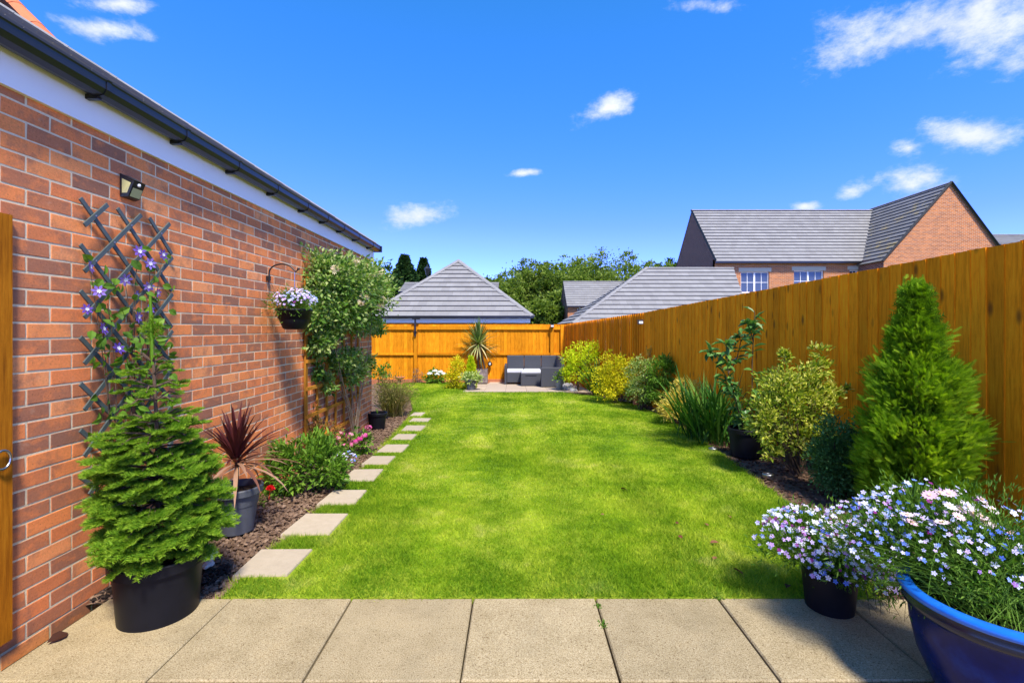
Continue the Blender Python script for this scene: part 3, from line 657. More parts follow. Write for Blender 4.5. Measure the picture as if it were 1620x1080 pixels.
fence_run(f3, [(1.60, YB+.03), (-4.6, YB+.03)], False, M_['backfence'], .112, lambda x, y: 1.50, lambda x, y: zb3+.1, step=.018)
def rail(z0, z1, y0, y1, name, m=M_['backfence']): Geo().box((-4.6, y0, z0), (1.58, y1, z1), jit=.002).build(name, m, f3)
PX = [(551-VX)*YB/F, (658-VX)*YB/F, (766-VX)*YB/F, (873-VX)*YB/F, (889-VX)*YB/F]
xs = [-4.6]+PX+[1.59]
for k in range(len(xs)-1):
    a, b = xs[k]+.055, xs[k+1]-.055
    if b-a < .05: continue
    for z0, z1, dp in ((1.335, 1.44, .05), (.535, .60, .05)):
        Geo().box((a, YB-.05, z0), (b, YB-.003, z1), jit=.003).build('rail', M_['backfence'], f3)
    Geo().box((a, YB-.03, zb3-.06), (b, YB+.02, zb3+.10), jit=.003).build('gravel_board', M_['terracotta'], f3)
for x in PX: Geo().box((x-.05, YB-.085, zb3-.1), (x+.05, YB-.002, 1.43 if x < 1.4 else 1.5), jit=.003).build('post', M_['backfence'], f3)
# small fittings on the fences
def fence_lamp(p, label, dirx=0):
    r_ = thing('fence_light', p, label, 'light', 'small lights on the fences')
    Geo().box(p+np.array([-.05, -.05, -.05]), p+np.array([.05, .03, .03])).build('housing', M_['black'], r_)
    Geo().box(p+np.array([-.04, -.075, -.035]), p+np.array([.04, -.051, .012])).build('lens', M_['whitedot'], r_)
    Geo().box(p+np.array([-.056, -.08, .031]), p+np.array([.056, .03, .042])).build('solar_panel', M_['graphite'], r_)
fence_lamp(np.array([PX[3], YB-.13, 1.46]), 'small black solar light on the back fence post above the corner sofa')
fence_lamp(at(1015, 509, 9.9)+np.array([-.03, 0, 0]), 'small solar light where the smooth and ribbed side fences meet')
pl = thing('light_pole', (PX[1], YB-.1, 1.1), 'black metal pole clamped to the back fence post above the small shrub', 'pole')
Geo().tube([(PX[1], YB-.11, 1.12), (PX[1], YB-.11, 1.66)], .028).build('pole', M_['blackmetal'], pl)
Geo().box((PX[1]-.09, YB-.15, 1.655), (PX[1]+.14, YB-.04, 1.685)).build('arm', M_['blackmetal'], pl)
Geo().box((PX[1]-.05, YB-.145, 1.25), (PX[1]+.05, YB-.086, 1.29)).build('clamp', M_['blackmetal'], pl)

# garden gate folded back against the wall
gt = thing('garden_gate', (-2.0, 1.5, 0), 'orange stained timber gate with ring latch folded back against the brick wall', 'gate')
gy = 2.10*1.0
gx = (20-VX)*gy/F
Geo().box((gx-.045, gy-.11, .035), (gx, gy, 1.87), jit=.002).build('stile', M_['gatewood'], gt)
for i in range(8): Geo().box((gx-.04, gy-.112-.1*(i+1)+.004, .04), (gx-.014, gy-.112-.1*i-.002, 1.86)).build('gate_board', M_['gatewood'], gt)
for z in (.25, .95, 1.6): Geo().box((gx-.0139, gy-.9, z), (gx-.001, gy-.113, z+.1)).build('ledge', M_['gatewood'], gt)
pr = wallp(0, 722, A+gx-.0); a_ = np.linspace(0, 2*np.pi, 20)
c = np.array([gx+.014, gy-.055, at(0, 722, gy)[2]])
G = Geo().tube(np.c_[np.full(20, c[0]), c[1]+.033*np.cos(a_), c[2]+.04*np.sin(a_)], .0055, caps=False); G.build('ring_latch', M_['steel'], gt, smooth=True)

# ------------------------------------------------------------------ plant tools
def blade(p, az, el, L, w, droop, n=6, fold=.25, tip=.0, taper=.6):
    pts = [np.array(p, float)]; e = el; d = np.array([math.cos(az), math.sin(az)])
    dirs = []
    for i in range(n):
        v = np.array([d[0]*math.cos(e), d[1]*math.cos(e), math.sin(e)]); dirs.append(v)
        pts.append(pts[-1]+v*L/n); e -= droop*(.4+1.2*i/n)/n
    dirs.append(dirs[-1]); side = np.array([-d[1], d[0], 0])
    V = []
    for i, (q, v) in enumerate(zip(pts, dirs)):
        s_ = i/n; ww = w*(.45+.55*min(1, s_/.25))*(1 if s_ < taper else max(.0, (1-s_)/(1-taper)))**.8*.5
        nn = np.cross(side, v)
        V += [q-side*ww-nn*fold*ww, q, q+side*ww-nn*fold*ww]
    f = []
    for i in range(n):
        b = 3*i; f += [(b, b+1, b+4, b+3), (b+1, b+2, b+5, b+4)]
    return np.array(V), f
def crown(G, blobs, n, L, Wd=None, nclump=60, cr=.12, up=.25, T=LEAF2, shell=(.55, 1.0), out=1.0, tm=.5, ts=.22, squash=.75, tint_up=0.0):
    blobs = [(np.array(c, float), np.array(r, float)) for c, r in blobs]
    vol = np.array([r.prod()**(2/3) for c, r in blobs]); vol /= vol.sum()
    cen = []
    for (c, r), k in zip(blobs, np.maximum(2, (vol*nclump).astype(int))):
        d = unit(k); u = rng.uniform(*shell, k)[:, None]; lum = (1+.16*np.sin(5*d[:, :1]+3*d[:, 1:2]+c[0]*7)+.1*np.sin(9*d[:, 2:]))
        rr = np.broadcast_to(r, (k, 3))
        cen.append(np.c_[c+d*rr*u*lum, d, np.full(k, r.mean())])
    cen = np.concatenate(cen); K = len(cen)
    ct = rng.normal(0, .12, K)
    i = rng.integers(0, K, n); sc_ = cr*cen[i, 6:7]
    off = rng.normal(size=(n, 3))*sc_*np.array([1, 1, squash])
    P = cen[i, :3]+off
    D = cen[i, 3:6]*out+unit(n)*.9+np.array([0, 0, up])+off/(sc_+1e-6)*.35
    N = unit(n)*.7+np.array([0, 0, 1])+cen[i, 3:6]*.5
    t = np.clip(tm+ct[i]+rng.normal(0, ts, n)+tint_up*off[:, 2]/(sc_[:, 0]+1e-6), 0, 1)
    ln = L*rng.uniform(.65, 1.25, n)
    G.inst(T, P, D, N, ln, t, (Wd or L*.5)*ln/L)
    return cen
def stems(G, base, cen, k, r0=.008, r1=.003, spread=.02, t=.5):
    for q in cen[rng.permutation(len(cen))[:k], :3]:
        b = np.array(base)+np.r_[rng.normal(0, spread, 2), 0]; m = (b+q)/2+rng.normal(0, .05, 3)*np.linalg.norm(q-b)+np.array([0, 0, .1*np.linalg.norm(q-b)])
        G.tube([b, b*.55+m*.45, m*.7+q*.3, q], r0, r1, 5, t)
def pot(root, c, r0, r1, h, mat, lip=.012, band=.03, soil=True, notch=None, name='pot'):
    G = Geo(); x = r1-lip
    G.lathe([(0, .012), (r0*.93, .012), (r0, 0), (r0+.55*(x-r0), h*.55), (x-.002, h-band-.004), (r1, h-band), (r1+.002, h-.006), (r1-.003, h), (r1-.012, h), (r1-.016, h-.02), (x-.012, h*.6), (0, h*.6)], c, 44, .5, notch)
    o = G.build(name, mat, root, smooth=True)
    md = o.modifiers.new('es', 'EDGE_SPLIT'); md.split_angle = R(32)
    if soil:
        m = 26; a = np.arange(m)*2*np.pi/m; V = [(0, 0, .008)]+[(math.cos(q)*(r1-.017), math.sin(q)*(r1-.017), rng.uniform(-.004, .004)) for q in a]
        Geo().add(np.array(V)+np.array(c)+np.array([0, 0, h-.045]), [(0, 1+i, 1+(i+1) % m) for i in range(m)]).build('soil', M_['compost'], root)
    return o
def bush(name, label, cat, base, blobs, n, L, mat, Wd=None, group=None, nst=10, part='foliage', **kw):
    root = thing(name, base, label, cat, group)
    G = Geo(); cen = crown(G, blobs, n, L, Wd, **kw); G.build(part, mat, root, kind='stuff')
    S = Geo(); stems(S, base, cen, nst, .009, .003); S.build('stems', M_['twig'], root)
    return root, cen
PB = 'plants in the bed by the brick wall'; PF = 'plants in the bed under the side fence'; PK = 'plants along the back fence'

# ------------------------------------------------------------------ wall things
lp = wallp(201, 297); wl_ = thing('wall_light', lp, 'black wedge-shaped solar wall light on the bricks above the green trellis', 'light')
w_, h_, d_ = .055, .065, .07
V = np.array([(0, -w_, -h_), (0, w_, -h_), (0, w_, h_), (0, -w_, h_), (d_, -w_*.75, h_*.45), (d_, w_*.75, h_*.45), (.035, w_*.75, -h_*.92), (.035, -w_*.75, -h_*.92)])+lp+np.array([.004, 0, 0])
Geo().add(V, [(0, 3, 2, 1), (3, 4, 5, 2), (4, 7, 6, 5), (7, 0, 1, 6), (0, 7, 4, 3), (1, 2, 5, 6)]).build('housing', M_['black'], wl_)
def inset(q, k, off):
    q = np.array(q); m = q.mean(0); nn = np.cross(q[1]-q[0], q[2]-q[0]); nn /= np.linalg.norm(nn); return m+(q-m)*k+nn*off
q = np.array([V[4]*.62+V[7]*.38, V[7], V[6], V[5]*.62+V[6]*.38]); Geo().add(inset(q, .86, .003), [(0, 1, 2, 3)]).build('reflector', M_['lens'], wl_)
for tri in ([V[0], V[7], V[4], V[3]], [V[1], V[2], V[5], V[6]]): Geo().add(inset(tri, .62, .003), [(0, 1, 2, 3)]).build('side_reflector', M_['lens'], wl_)
q = np.array([V[3], V[4], V[5], V[2]]); Geo().add(inset(q, .85, .003), [(0, 1, 2, 3)]).build('solar_panel', M_['graphite'], wl_)
dm = (V[4]+V[5])/2*.80+(V[6]+V[7])/2*.20; G = Geo(); th = np.linspace(0, 2*np.pi, 9)[:-1]
G.lathe([(.010, 0), (.009, .006), (.004, .009), (0, .01)], (0, 0, 0), 12); G.build('sensor', M_['whitedot'], wl_, smooth=True, wm=Matrix.Translation(dm) @ Matrix.Rotation(R(100), 4, 'Y'))

# expanding green trellis on the wall
tr = thing('diamond_trellis', (-A, 2.9, .6), 'dark green expanding diamond trellis fixed to the brick wall behind the spruce', 'trellis')
U0, U1, Z0, Z1 = 2.44, 3.055, .55, 2.02
def slat(c, s_, off, k):
    # line v = c + s*(u-U0), clipped to the rectangle, 45-degree slats
    us = sorted([(Z0-c)/s_+U0, (Z1-c)/s_+U0]); a = max(U0+.01*k, us[0]); b = min(U1-.01*k, us[1])
    if b-a < .06: return
    p = np.array([-A+off, a, c+s_*(a-U0)]); q = np.array([-A+off, b, c+s_*(b-U0)]); d = (q-p)/np.linalg.norm(q-p); n_ = np.cross([1, 0, 0], d)*.011
    p = p-d*.022; q = q+d*.022
    V = [p-n_, q-n_, q+n_, p+n_]; V = np.array(V+[v+np.array([.008, 0, 0]) for v in V])
    Geo().add(V, [(0, 1, 2, 3), (4, 7, 6, 5), (0, 4, 5, 1), (1, 5, 6, 2), (2, 6, 7, 3), (3, 7, 4, 0)]).build('slat', M_['greenwood'], tr)
tl = wallp(135, 336); ca = tl[2]-(U0-tl[1])*1.0
for i in range(-2, 7): slat(ca-.232*i, -1.0, .022, 0)
tb = wallp(207, 346); cb_ = tb[2]-(tb[1]-U0)
for i in range(-3, 8): slat(cb_-.232*i, 1.0, .0335, 1)
riv = Geo()
for i in range(-2, 7):
    for j in range(-3, 8):
        u = U0+((ca-.232*i)-(cb_-.232*j))/2; v = ca-.232*i-(u-U0)
        if U0+.02 < u < U1-.02 and Z0 < v < Z1: riv.box((-A+.0417, u-.004, v-.004), (-A+.0445, u+.004, v+.004))
riv.build('rivets', M_['steel'], tr, kind='stuff')

# clematis
cl = thing('clematis', (-A+.07, 2.75, .1), 'violet clematis climbing the green diamond trellis', 'clematis')
S = Geo(); Lf = Geo(); tips = []
fl = [(142, 422), (156, 461), (220, 398), (237, 417), (257, 403), (198, 442), (235, 453), (215, 466), (237, 489), (249, 463), (137, 489), (218, 501), (187, 551), (163, 520)]
for px, py in fl[:9]+[(170, 480), (205, 520)]:
    q = wallp(px, py, .06); b = np.array([-A+.06, 2.62+rng.uniform(-.05, .1), .05]); m1 = b*.6+q*.4+np.array([.01, rng.uniform(-.1, .1), 0]); m2 = b*.25+q*.75+np.array([.0, rng.uniform(-.08, .08), 0])
    t_ = np.linspace(0, 1, 10)[:, None]; pts = (1-t_)**3*b+3*t_*(1-t_)**2*m1+3*t_**2*(1-t_)*m2+t_**3*q; S.tube(pts, .0035, .0018, 5)
    k = 9; ii = rng.integers(3, 10, k); P = pts[ii]+rng.normal(0, .03, (k, 3))*np.array([.4, 1, 1]); P[:, 0] = np.maximum(P[:, 0], -A+.03)
    Lf.inst(LEAF4, P, np.c_[rng.uniform(.1, .8, k), rng.normal(0, .8, k), rng.normal(-.1, .6, k)], np.c_[np.ones(k), rng.normal(0, .4, (k, 2))], rng.uniform(.04, .075, k), rng.beta(2, 3, k), rng.uniform(.03, .055, k))
n = 130; u = rng.uniform(U0, U0+.55, n); v = rng.uniform(.55, 1.65, n); P = np.c_[np.full(n, -A)+rng.uniform(.05, .1, n), u-.0*(v), v]
Lf.inst(LEAF4, P, np.c_[rng.uniform(.1, .8, n), rng.normal(0, .8, n), rng.normal(-.1, .6, n)], np.c_[np.ones(n), rng.normal(0, .4, (n, 2))], rng.uniform(.035, .07, n), rng.beta(2, 3, n), rng.uniform(.03, .05, n))
S.build('stems', M_['twig'], cl); Lf.build('leaves', LM['mid'], cl, kind='stuff')
FT = flower_t(7, .1, .22, .18)
for px, py in fl:
    q = wallp(px, py, .085); G = Geo(); d = np.array([[.9+rng.uniform(-.3, .2), rng.uniform(-.7, .3), rng.uniform(-.3, .6)]])
    x = np.cross(d, [[0, .2, 1]])
    s_ = rng.uniform(.028, .04); G.inst(FT, q[None], x, d, s_, rng.uniform(.2, .9)); fo = G.build('flower', LM['fviolet'], cl)
    G = Geo(); G.inst(FT, (q+d[0]*.006)[None], x, d, s_*.35, .9); G.build('stamens', LM['fwhite'], fo)

# hanging basket and bracket
hb = wallp(422, 440); yb = hb[1]; bx = (466-VX)*yb/F
br = thing('wall_bracket', hb, 'black wrought-iron hook bracket on the bricks holding the flower basket', 'bracket')
a_ = np.linspace(np.pi, .12*np.pi, 14); mid = (-A+.02+bx)/2; rr = (bx+A-.02)/2
zt = hb[2]+.05
arc = [(-A+.02, yb, hb[2]-.13), (-A+.02, yb, hb[2]-.02)]+[(mid+rr*math.cos(q)*.98, yb, zt+.075*math.sin(q)) for q in a_]+[(bx+.012, yb, zt+.005), (bx+.03, yb, zt+.028)]
Geo().tube(arc, .0075, .006, 8).build('arm', M_['blackmetal'], br, smooth=True)
Geo().box((-A+.002, yb-.018, hb[2]-.02), (-A+.028, yb+.018, hb[2]+.02)).build('wall_plate', M_['blackmetal'], br)
G = Geo(); G.lathe([(0, -.012), (.009, -.009), (.012, 0), (.009, .009), (0, .012)], (bx+.035, yb, zt+.033), 12); G.build('finial', M_['blackmetal'], br, smooth=True)
rim = at(466, 489, yb)[2]; bot = at(466, 521, yb)[2]; hbk = thing('hanging_basket', (bx, yb, bot), 'black hanging bowl of pale lilac lobelia on the wall bracket', 'hanging basket')
h = rim-bot; G = Geo(); G.lathe([(0, .004), (.075, 0), (.095, .01), (.125, h*.45), (.142, h-.02), (.152, h-.018), (.152, h), (.143, h), (.13, h*.5), (0, h*.5)], (bx, yb, bot), 40); G.build('bowl', M_['pot'], hbk, smooth=True)
C = Geo()
for q in range(3):
    an = q*2.094+.5; C.tube([(bx+.145*math.cos(an), yb+.145*math.sin(an), rim), (bx, yb, rim+.2)], .002, n=4)
C.tube([(bx, yb, rim+.2), (bx, yb, zt+.005)], .003, n=4); C.build('chain', M_['steel'], hbk)
G = Geo(); crown(G, [((bx, yb, rim+.05), (.16, .16, .1)), ((bx-.02, yb-.05, rim+.04), (.17, .13, .09))], 2600, .03, .008, 60, .35, .6, shell=(.2, .9)); G.build('foliage', LM['lob'], hbk, kind='stuff')
def lobelia(root, blobs, n, size, tm=.5, ts=.3, name='blossoms', mat=None, part=LM['flob']):
    G = Geo(); T = flower_t(5, .1, .34, .12)
    bl = [(np.array(c), np.array(r)) for c, r in blobs]; i = rng.integers(0, len(bl), n)
    C = np.array([b[0] for b in bl])[i]; Rr = np.array([b[1] for b in bl])[i]; d = unit(n); d[:, 2] = np.abs(d[:, 2])*1.0+rng.uniform(-.35, .2, n); d /= np.linalg.norm(d, axis=1)[:, None]
    P = C+d*Rr*rng.uniform(.8, 1.12, n)[:, None]; nrm = d*.6+np.array([0, -.5, .55])+unit(n)*.45
    cl_ = .5*np.sin(7*P[:, 0]/Rr[:, 0]*.6+2)*np.sin(6*P[:, 1]/Rr[:, 1]*.6+1)
    t = np.clip(tm+.35*cl_*ts/.3+rng.normal(0, ts*.5, n), 0, 1)
    G.inst(T, P, np.cross(nrm, unit(n)), nrm, size*rng.uniform(.7, 1.2, n), t); return G.build(name, part, root, kind='stuff')
lobelia(hbk, [((bx, yb, rim+.06), (.17, .17, .12))], 260, .013, .62, .3)

# framed square trellis with honeysuckle
st = thing('square_trellis', (-A+.03, 6.0, .2), 'orange-brown square timber trellis on the brick wall behind the honeysuckle', 'trellis')
yv = [wallp(x, 600, .03)[1] for x in (485, 503, 518, 532, 545, 557, 568)]
zh = [1.0-.295*1+.295*k for k in range(-2, 6)]
zh = [.17+.288*k for k in range(7)]
for i, y in enumerate(yv):
    w_ = .024 if i in (0, 6) else .015
    Geo().box((-A+.012, y-w_, .14), (-A+.032, y+w_, 1.95)).build('upright', M_['trelliswood'], st)
for z in zh: Geo().box((-A+.0325, yv[0]-.024, z-.018), (-A+.0515, yv[-1]+.024, z+.018), jit=.001).build('crossbar', M_['trelliswood'], st)
hon = thing('honeysuckle', (-A+.1, 6.6, gz(6.6)), 'honeysuckle with cream flowers spilling over the square trellis', 'honeysuckle')
def wb(px, py, off, ry, rz, rx=None): 
    off *= .78; p = wallp(px, py, off); return (p, (rx or off*.9, ry*.92, rz))
HB = [wb(505, 425, .14, .42, .18), wb(530, 440, .24, .5, .24), wb(560, 450, .34, .6, .28), wb(545, 485, .28, .55, .24), wb(590, 468, .36, .42, .22), wb(515, 465, .18, .4, .26), wb(585, 440, .26, .42, .16), wb(500, 495, .14, .28, .17),
      wb(575, 505, .22, .36, .18), wb(512, 545, .14, .25, .15), wb(548, 568, .2, .36, .12), wb(532, 560, .14, .2, .14), wb(596, 520, .15, .3, .1), wb(503, 585, .08, .16, .09), wb(575, 575, .18, .26, .1), wb(530, 520, .14, .4, .1), wb(558, 592, .2, .34, .12), wb(522, 606, .1, .2, .09), wb(498, 540, .1, .2, .14)]
G = Geo(); hc = crown(G, HB, 21000, .052, .03, 420, .27, .15, T=LEAF2, shell=(.3, 1.0), tm=.78, ts=.24, tint_up=.08)
G.V = [np.c_[np.maximum(v[:, 0], -A+.012), v[:, 1:]] for v in G.V]; G.build('foliage', LM['honey'], hon, kind='stuff')
S = Geo(); root_b = np.array([-A+.11, wallp(560, 690, .1)[1], gz(6.8)-.02])
for q in hc[rng.permutation(len(hc))[:13], :3]:
    m1 = root_b+np.array([rng.uniform(-.04, .12), rng.uniform(-.25, .15), rng.uniform(.35, .7)]); t_ = np.linspace(0, 1, 9)[:, None]
    m2 = (m1+q)/2+rng.normal(0, .12, 3)*np.array([.3, 1, 1])
    pts = (1-t_)**3*root_b+3*t_*(1-t_)**2*m1+3*t_**2*(1-t_)*m2+t_**3*q; pts[:, 0] = np.maximum(pts[:, 0], -A+.058); S.tube(pts, .008, .0025, 5)
S.build('stems', plain('pale_vine', (.30, .21, .13), .9, .2, 0, .4, 30), hon)
FTr = flower_t(7, .1, .14, .5)
for px, py, off in ((530, 426, .42), (563, 415, .5), (582, 419, .5), (588, 437, .55), (602, 430, .55), (607, 472, .62), (602, 482, .62), (578, 468, .62), (572, 478, .6)):
    q = wallp(px, py, off*.8); G = Geo(); m = 9; G.inst(FTr, q+rng.normal(0, .02, (m, 3)), unit(m), unit(m)+np.array([.5, -.5, .4]), rng.uniform(.02, .036, m), rng.uniform(.1, .8, m)); G.build('flower_cluster', LM['fcream'], hon)

# ------------------------------------------------------------------ plants beside the wall
# spruce in a black pot
sp = np.array([(252-VX)*2.36/F, 2.36, 0.0])
spr = thing('potted_spruce', sp, 'bushy young spruce in a black plastic pot on the patio by the wall', 'potted tree')
pot(spr, sp, .165, .2, .29, M_['pot'], .014, .05, True, 8)
def sprig_mesh(v):
    G = Geo(); r2 = np.random.default_rng(v)
    def axis(o, d, L, n):
        d = np.array(d, float); d /= np.linalg.norm(d); s_ = np.cross(d, [0, 0, 1.]); s_ /= np.linalg.norm(s_)
        G.tube([o, np.array(o)+d*L*.5, np.array(o)+d*L], .012, .006, 4, .55)
        k = int(n*L); t = r2.uniform(.02, 1.02, k)[:, None]; P = np.array(o)+d*L*t
        an = r2.uniform(-.5, np.pi+.5, k)[:, None]; side = np.cos(an)*s_+np.sin(an)*np.array([0, 0, .75])
        D = d*r2.uniform(.45, .9, (k, 1))+side
        ln = .19*(1-.35*np.clip(t[:, 0]-.75, 0, 1)/.25*1)*r2.uniform(.8, 1.15, k)
        G.inst(BL, P, D, r2.normal(size=(k, 3)), ln, np.clip(.35+.42*t[:, 0]+r2.normal(0, .14, k), 0, 1), .026)
    axis((0, 0, 0), (0, 1, -.04+.03*v), 1.0, 190)
    for y, l in ((.22, .55), (.42, .48), (.6, .36)):
        for s_ in (-1, 1): axis((0, y, 0), (s_*.85, .75, r2.uniform(-.12, .1)), l*r2.uniform(.8, 1.15), 190)
    return G.mesh('sprig', LM['spruce'])
SM = [sprig_mesh(v) for v in range(4)]
T = Geo(); tb_ = sp+np.array([0, 0, .24]); tt = at(227, 500, 2.40)
tt[0] = sp[0]-.07; T.tube([tb_, tb_*.5+tt*.5+np.array([.01, 0, 0]), tt], .014, .005, 7)
def sprig(p, d, L, v, roll=0.0):
    d = Vector(d).normalized(); q = d.to_track_quat('Y', 'Z'); o = bpy.data.objects.new('sprig', SM[v % 4])
    link(o, spr, Matrix.LocRotScale(Vector(p), q, Vector((L, L, L))) @ Matrix.Rotation(roll, 4, 'Y'))
cnt = 0
for z, rad, nb, pitch in ((.33, .36, 11, -.10), (.38, .42, 12, -.08), (.43, .44, 13, -.05), (.48, .45, 13, 0), (.53, .44, 13, .02), (.58, .42, 12, .04), (.63, .41, 12, .06), (.68, .38, 12, .08), (.73, .37, 11, .1), (.78, .34, 11, .11), (.84, .32, 10, .12), (.90, .29, 9, .15), (1.00, .22, 4, .12), (1.06, .24, 6, .12), (1.12, .22, 6, .16), (1.18, .13, 5, .35)):
    f = (z-.24)/(1.40-.24); c = tb_*(1-f)+tt*f
    for i in range(nb):
        an = 2*np.pi*(i+rng.uniform(-.25, .25))/(nb+0)+z*9; rl_ = .71*rad*rng.uniform(.78, 1.1); d = np.array([math.cos(an), math.sin(an), pitch+rng.uniform(-.32, .28)])
        e = c+d*rl_
        if e[0] < -A+.16: rl_ *= max(.35, (c[0]+A-.16)/max(.05, c[0]-e[0])); e = c+d*rl_
        m = (c+e)/2+np.array([0, 0, .02]); T.tube([c, m, c+d*rl_*.75], .005, .003, 5)
        sprig(c+d*rl_*.5, d+np.array([0, 0, -.08]), rl_*.52, cnt, rng.uniform(-.5, .5)); cnt += 1
        if rl_ > .2 and i % 3 == 0: sprig(c+d*rl_*.3, d+np.array([0, 0, -.4]), rl_*.5, cnt, rng.uniform(-.5, .5)); cnt += 1
        if rl_ > .24:
            for s_ in (-.55, .55):
                d2 = np.array([math.cos(an+s_), math.sin(an+s_), pitch-.04]); q_ = c+d*rl_*.42
                if (q_+d2*rl_*.45)[0] > -A+.05: sprig(q_, d2, rl_*.42, cnt, rng.uniform(-.4, .4)); cnt += 1
        elif rl_ > .15: sprig(c+d*rl_*.2, d+np.array([0, 0, .1]), rl_*.5, cnt); cnt += 1
sprig(tb_*.12+tt*.88, (0, 0, 1), .14, 1)
T.build('trunk', M_['twig'], spr)
ld = Geo(); ld.tube([tb_*.2+tt*.8, tt, tt+np.array([-.005, .0, .1])], .010, .006, 6); ld.build('leader', LM['spruce'], spr)

# cordyline in a grey pot
cp = gp(370, 838); cp[0] += .02
cor = thing('potted_cordyline', cp, 'dark red spiky cordyline in a grey plastic pot on the soil', 'potted plant')
pot(cor, cp, .105, .165, .31, M_['greypot'], .02, .045, True)
cc = cp+np.array([0, 0, .44]); T = Geo().tube([cp+np.array([0, 0, .25]), cc+np.array([0, 0, .06])], .014, .012, 7).build('stem', M_['twig'], cor)
for i in range(76):
    f = i/76; an = i*2.39996; el = R(86)-f*R(100)+rng.normal(0, .1); L = rng.uniform(.30, .42)*(1.0 if f < .7 else 1.15); dr = .15+f*1.15
    t = .15+.35*rng.uniform() if f < .62 else rng.uniform(.65, 1)
    if cc[0]+L*math.cos(an)*math.cos(el) < -A+.03: el = max(el, R(60)); dr *= .2; L *= .75
    V, f_ = blade(cc+np.array([0, 0, .07*(1-f)]), an, el, L, .026, dr, 6, .35); V[:, 0] = np.maximum(V[:, 0], -A+.012)
    Geo().add(V, f_, t).build('leaf', LM['cordy'], cor)

# shrubs along the wall
def px_blob(px, py, y, wx, wz, wy=None):
    c = at(px, py, y); k = y/F; return (c, (wx*k, (wy or wx)*k, wz*k))
b0 = gp(486, 782); y_ = b0[1]+.12
b0 = np.array([(486-VX)*y_/F, y_, gz(y_)])
bush('green_shrub', 'low glossy green shrub beside the red cordyline', 'shrub', b0, [px_blob(486, 738, y_, 58, 40, 40), px_blob(455, 750, y_, 34, 28), px_blob(520, 745, y_, 30, 32), px_blob(480, 710, y_+.1, 42, 22)], 2600, .062, LM['mid'], .022, PB, nclump=120, cr=.2, up=.5, T=LEAF4, tm=.45)
y_ = 5.2; b0 = np.array([-A+.28, y_, gz(y_)])
bush('bronze_shrub', 'low bronze and yellow leaved shrub at the foot of the square trellis', 'shrub', b0, [px_blob(510, 686, y_, 30, 16), px_blob(490, 690, y_, 16, 16), px_blob(497, 660, y_+.1, 7, 30)], 900, .04, LM['bronze'], .02, PB, nclump=60, cr=.22, tm=.5)
y_ = gp(556, 716)[1]; b0 = gp(556, 714)
hyd, hc_ = bush('pink_hydrangea', 'small pink hydrangea in flower below the honeysuckle', 'hydrangea', b0, [px_blob(556, 702, y_, 28, 14), px_blob(575, 700, y_, 14, 12)], 420, .06, LM['mid'], .035, PB, nclump=40, cr=.25, T=LEAF4)
for px, py, s_ in ((535, 692, .6), (543, 704, .7), (553, 688, 1), (562, 697, 1), (570, 693, .9), (577, 688, .8), (540, 684, .5), (583, 676, .9), (557, 702, .7), (530, 701, .5)):
    G = Geo(); m = 16; d = unit(m); q = at(px, py, y_-.12); G.inst(flower_t(4, .1, .42, .05), q+d*np.array([.042, .042, .026])*s_, np.cross(d, unit(m)), d, .018, np.clip(rng.normal(.35+.3*(s_ < .65), .25, m), 0, 1)); G.build('flower_head', LM['fpink'], hyd)
b0 = gp(543, 738); y_ = b0[1]
lb, _ = bush('white_lobelia_clump', 'tiny clump of white and blue flowers beside the pink hydrangea', 'flowers', b0, [px_blob(546, 728, y_, 20, 12)], 500, .022, LM['lob'], .007, PB, nclump=30, cr=.35)
lobelia(lb, [(at(546, 728, y_), (.13, .13, .09))], 70, .012, .5, .4)
b0 = gp(425, 790); y_ = b0[1]; rd, _ = bush('red_flower_plant', 'small plant with one bright red bloom beside the grey pot', 'flower', b0, [px_blob(422, 790, y_, 18, 8)], 90, .03, LM['mid'], .016, PB, nclump=14, cr=.4, T=LEAF4, nst=3)
G = Geo(); d = unit(40); q = at(428, 773, y_); d[:, 2] = np.abs(d[:, 2]); G.inst(LEAF2, q+d*.012, d+unit(40)*.3, unit(40), .026, rng.uniform(size=40), .03); G.tube([b0, q], .003, n=4); G.build('bloom', LM['fred'], rd)
b0 = gp(331, 842); y_ = b0[1]; wr, _ = bush('white_flower_plant', 'small plant with one white bloom between the two big pots', 'flower', b0, [px_blob(331, 824, y_, 14, 10)], 90, .035, LM['dark'], .02, PB, nclump=14, cr=.4, T=LEAF4, nst=3)
G = Geo(); d = unit(40); q = at(329, 811, y_-.05); d[:, 2] = np.abs(d[:, 2]); G.inst(LEAF2, q+d*.012, d+unit(40)*.3, unit(40), .024, rng.uniform(.4, 1, size=40), .03); G.build('bloom', LM['fwhite'], wr)
# stone figurine
fb = gp(329, 897); fg = thing('stone_figurine', fb, 'little weathered pale stone cherub figurine behind the spruce pot', 'figurine')
import bmesh
bm = bmesh.new()
for (x, y, z), (rx, ry, rz) in (((0, 0, .05), (.030, .027, .045)), ((0, 0, .018), (.036, .034, .02)), ((.002, -.004, .108), (.021, .022, .024)), ((-.028, -.016, .066), (.012, .014, .028)), ((.028, -.016, .066), (.012, .014, .028)), ((-.012, -.034, .02), (.014, .024, .012)), ((.014, -.034, .02), (.014, .024, .012)), ((.0, -.03, .058), (.02, .012, .01)), ((-.026, .02, .078), (.022, .007, .02)), ((.026, .02, .078), (.022, .007, .02)), ((0, .002, .124), (.017, .018, .012)), ((0, -.026, .104), (.006, .006, .006))):
    bmesh.ops.create_icosphere(bm, subdivisions=2, radius=1, matrix=Matrix.Translation(fb+np.array([x, y, z])) @ Matrix.Diagonal((rx, ry, rz, 1)))
me = bpy.data.meshes.new('figure'); bm.to_mesh(me); bm.free(); me.materials.append(M_['stonefig']); o = bpy.data.objects.new('figure', me); link(o, fg)
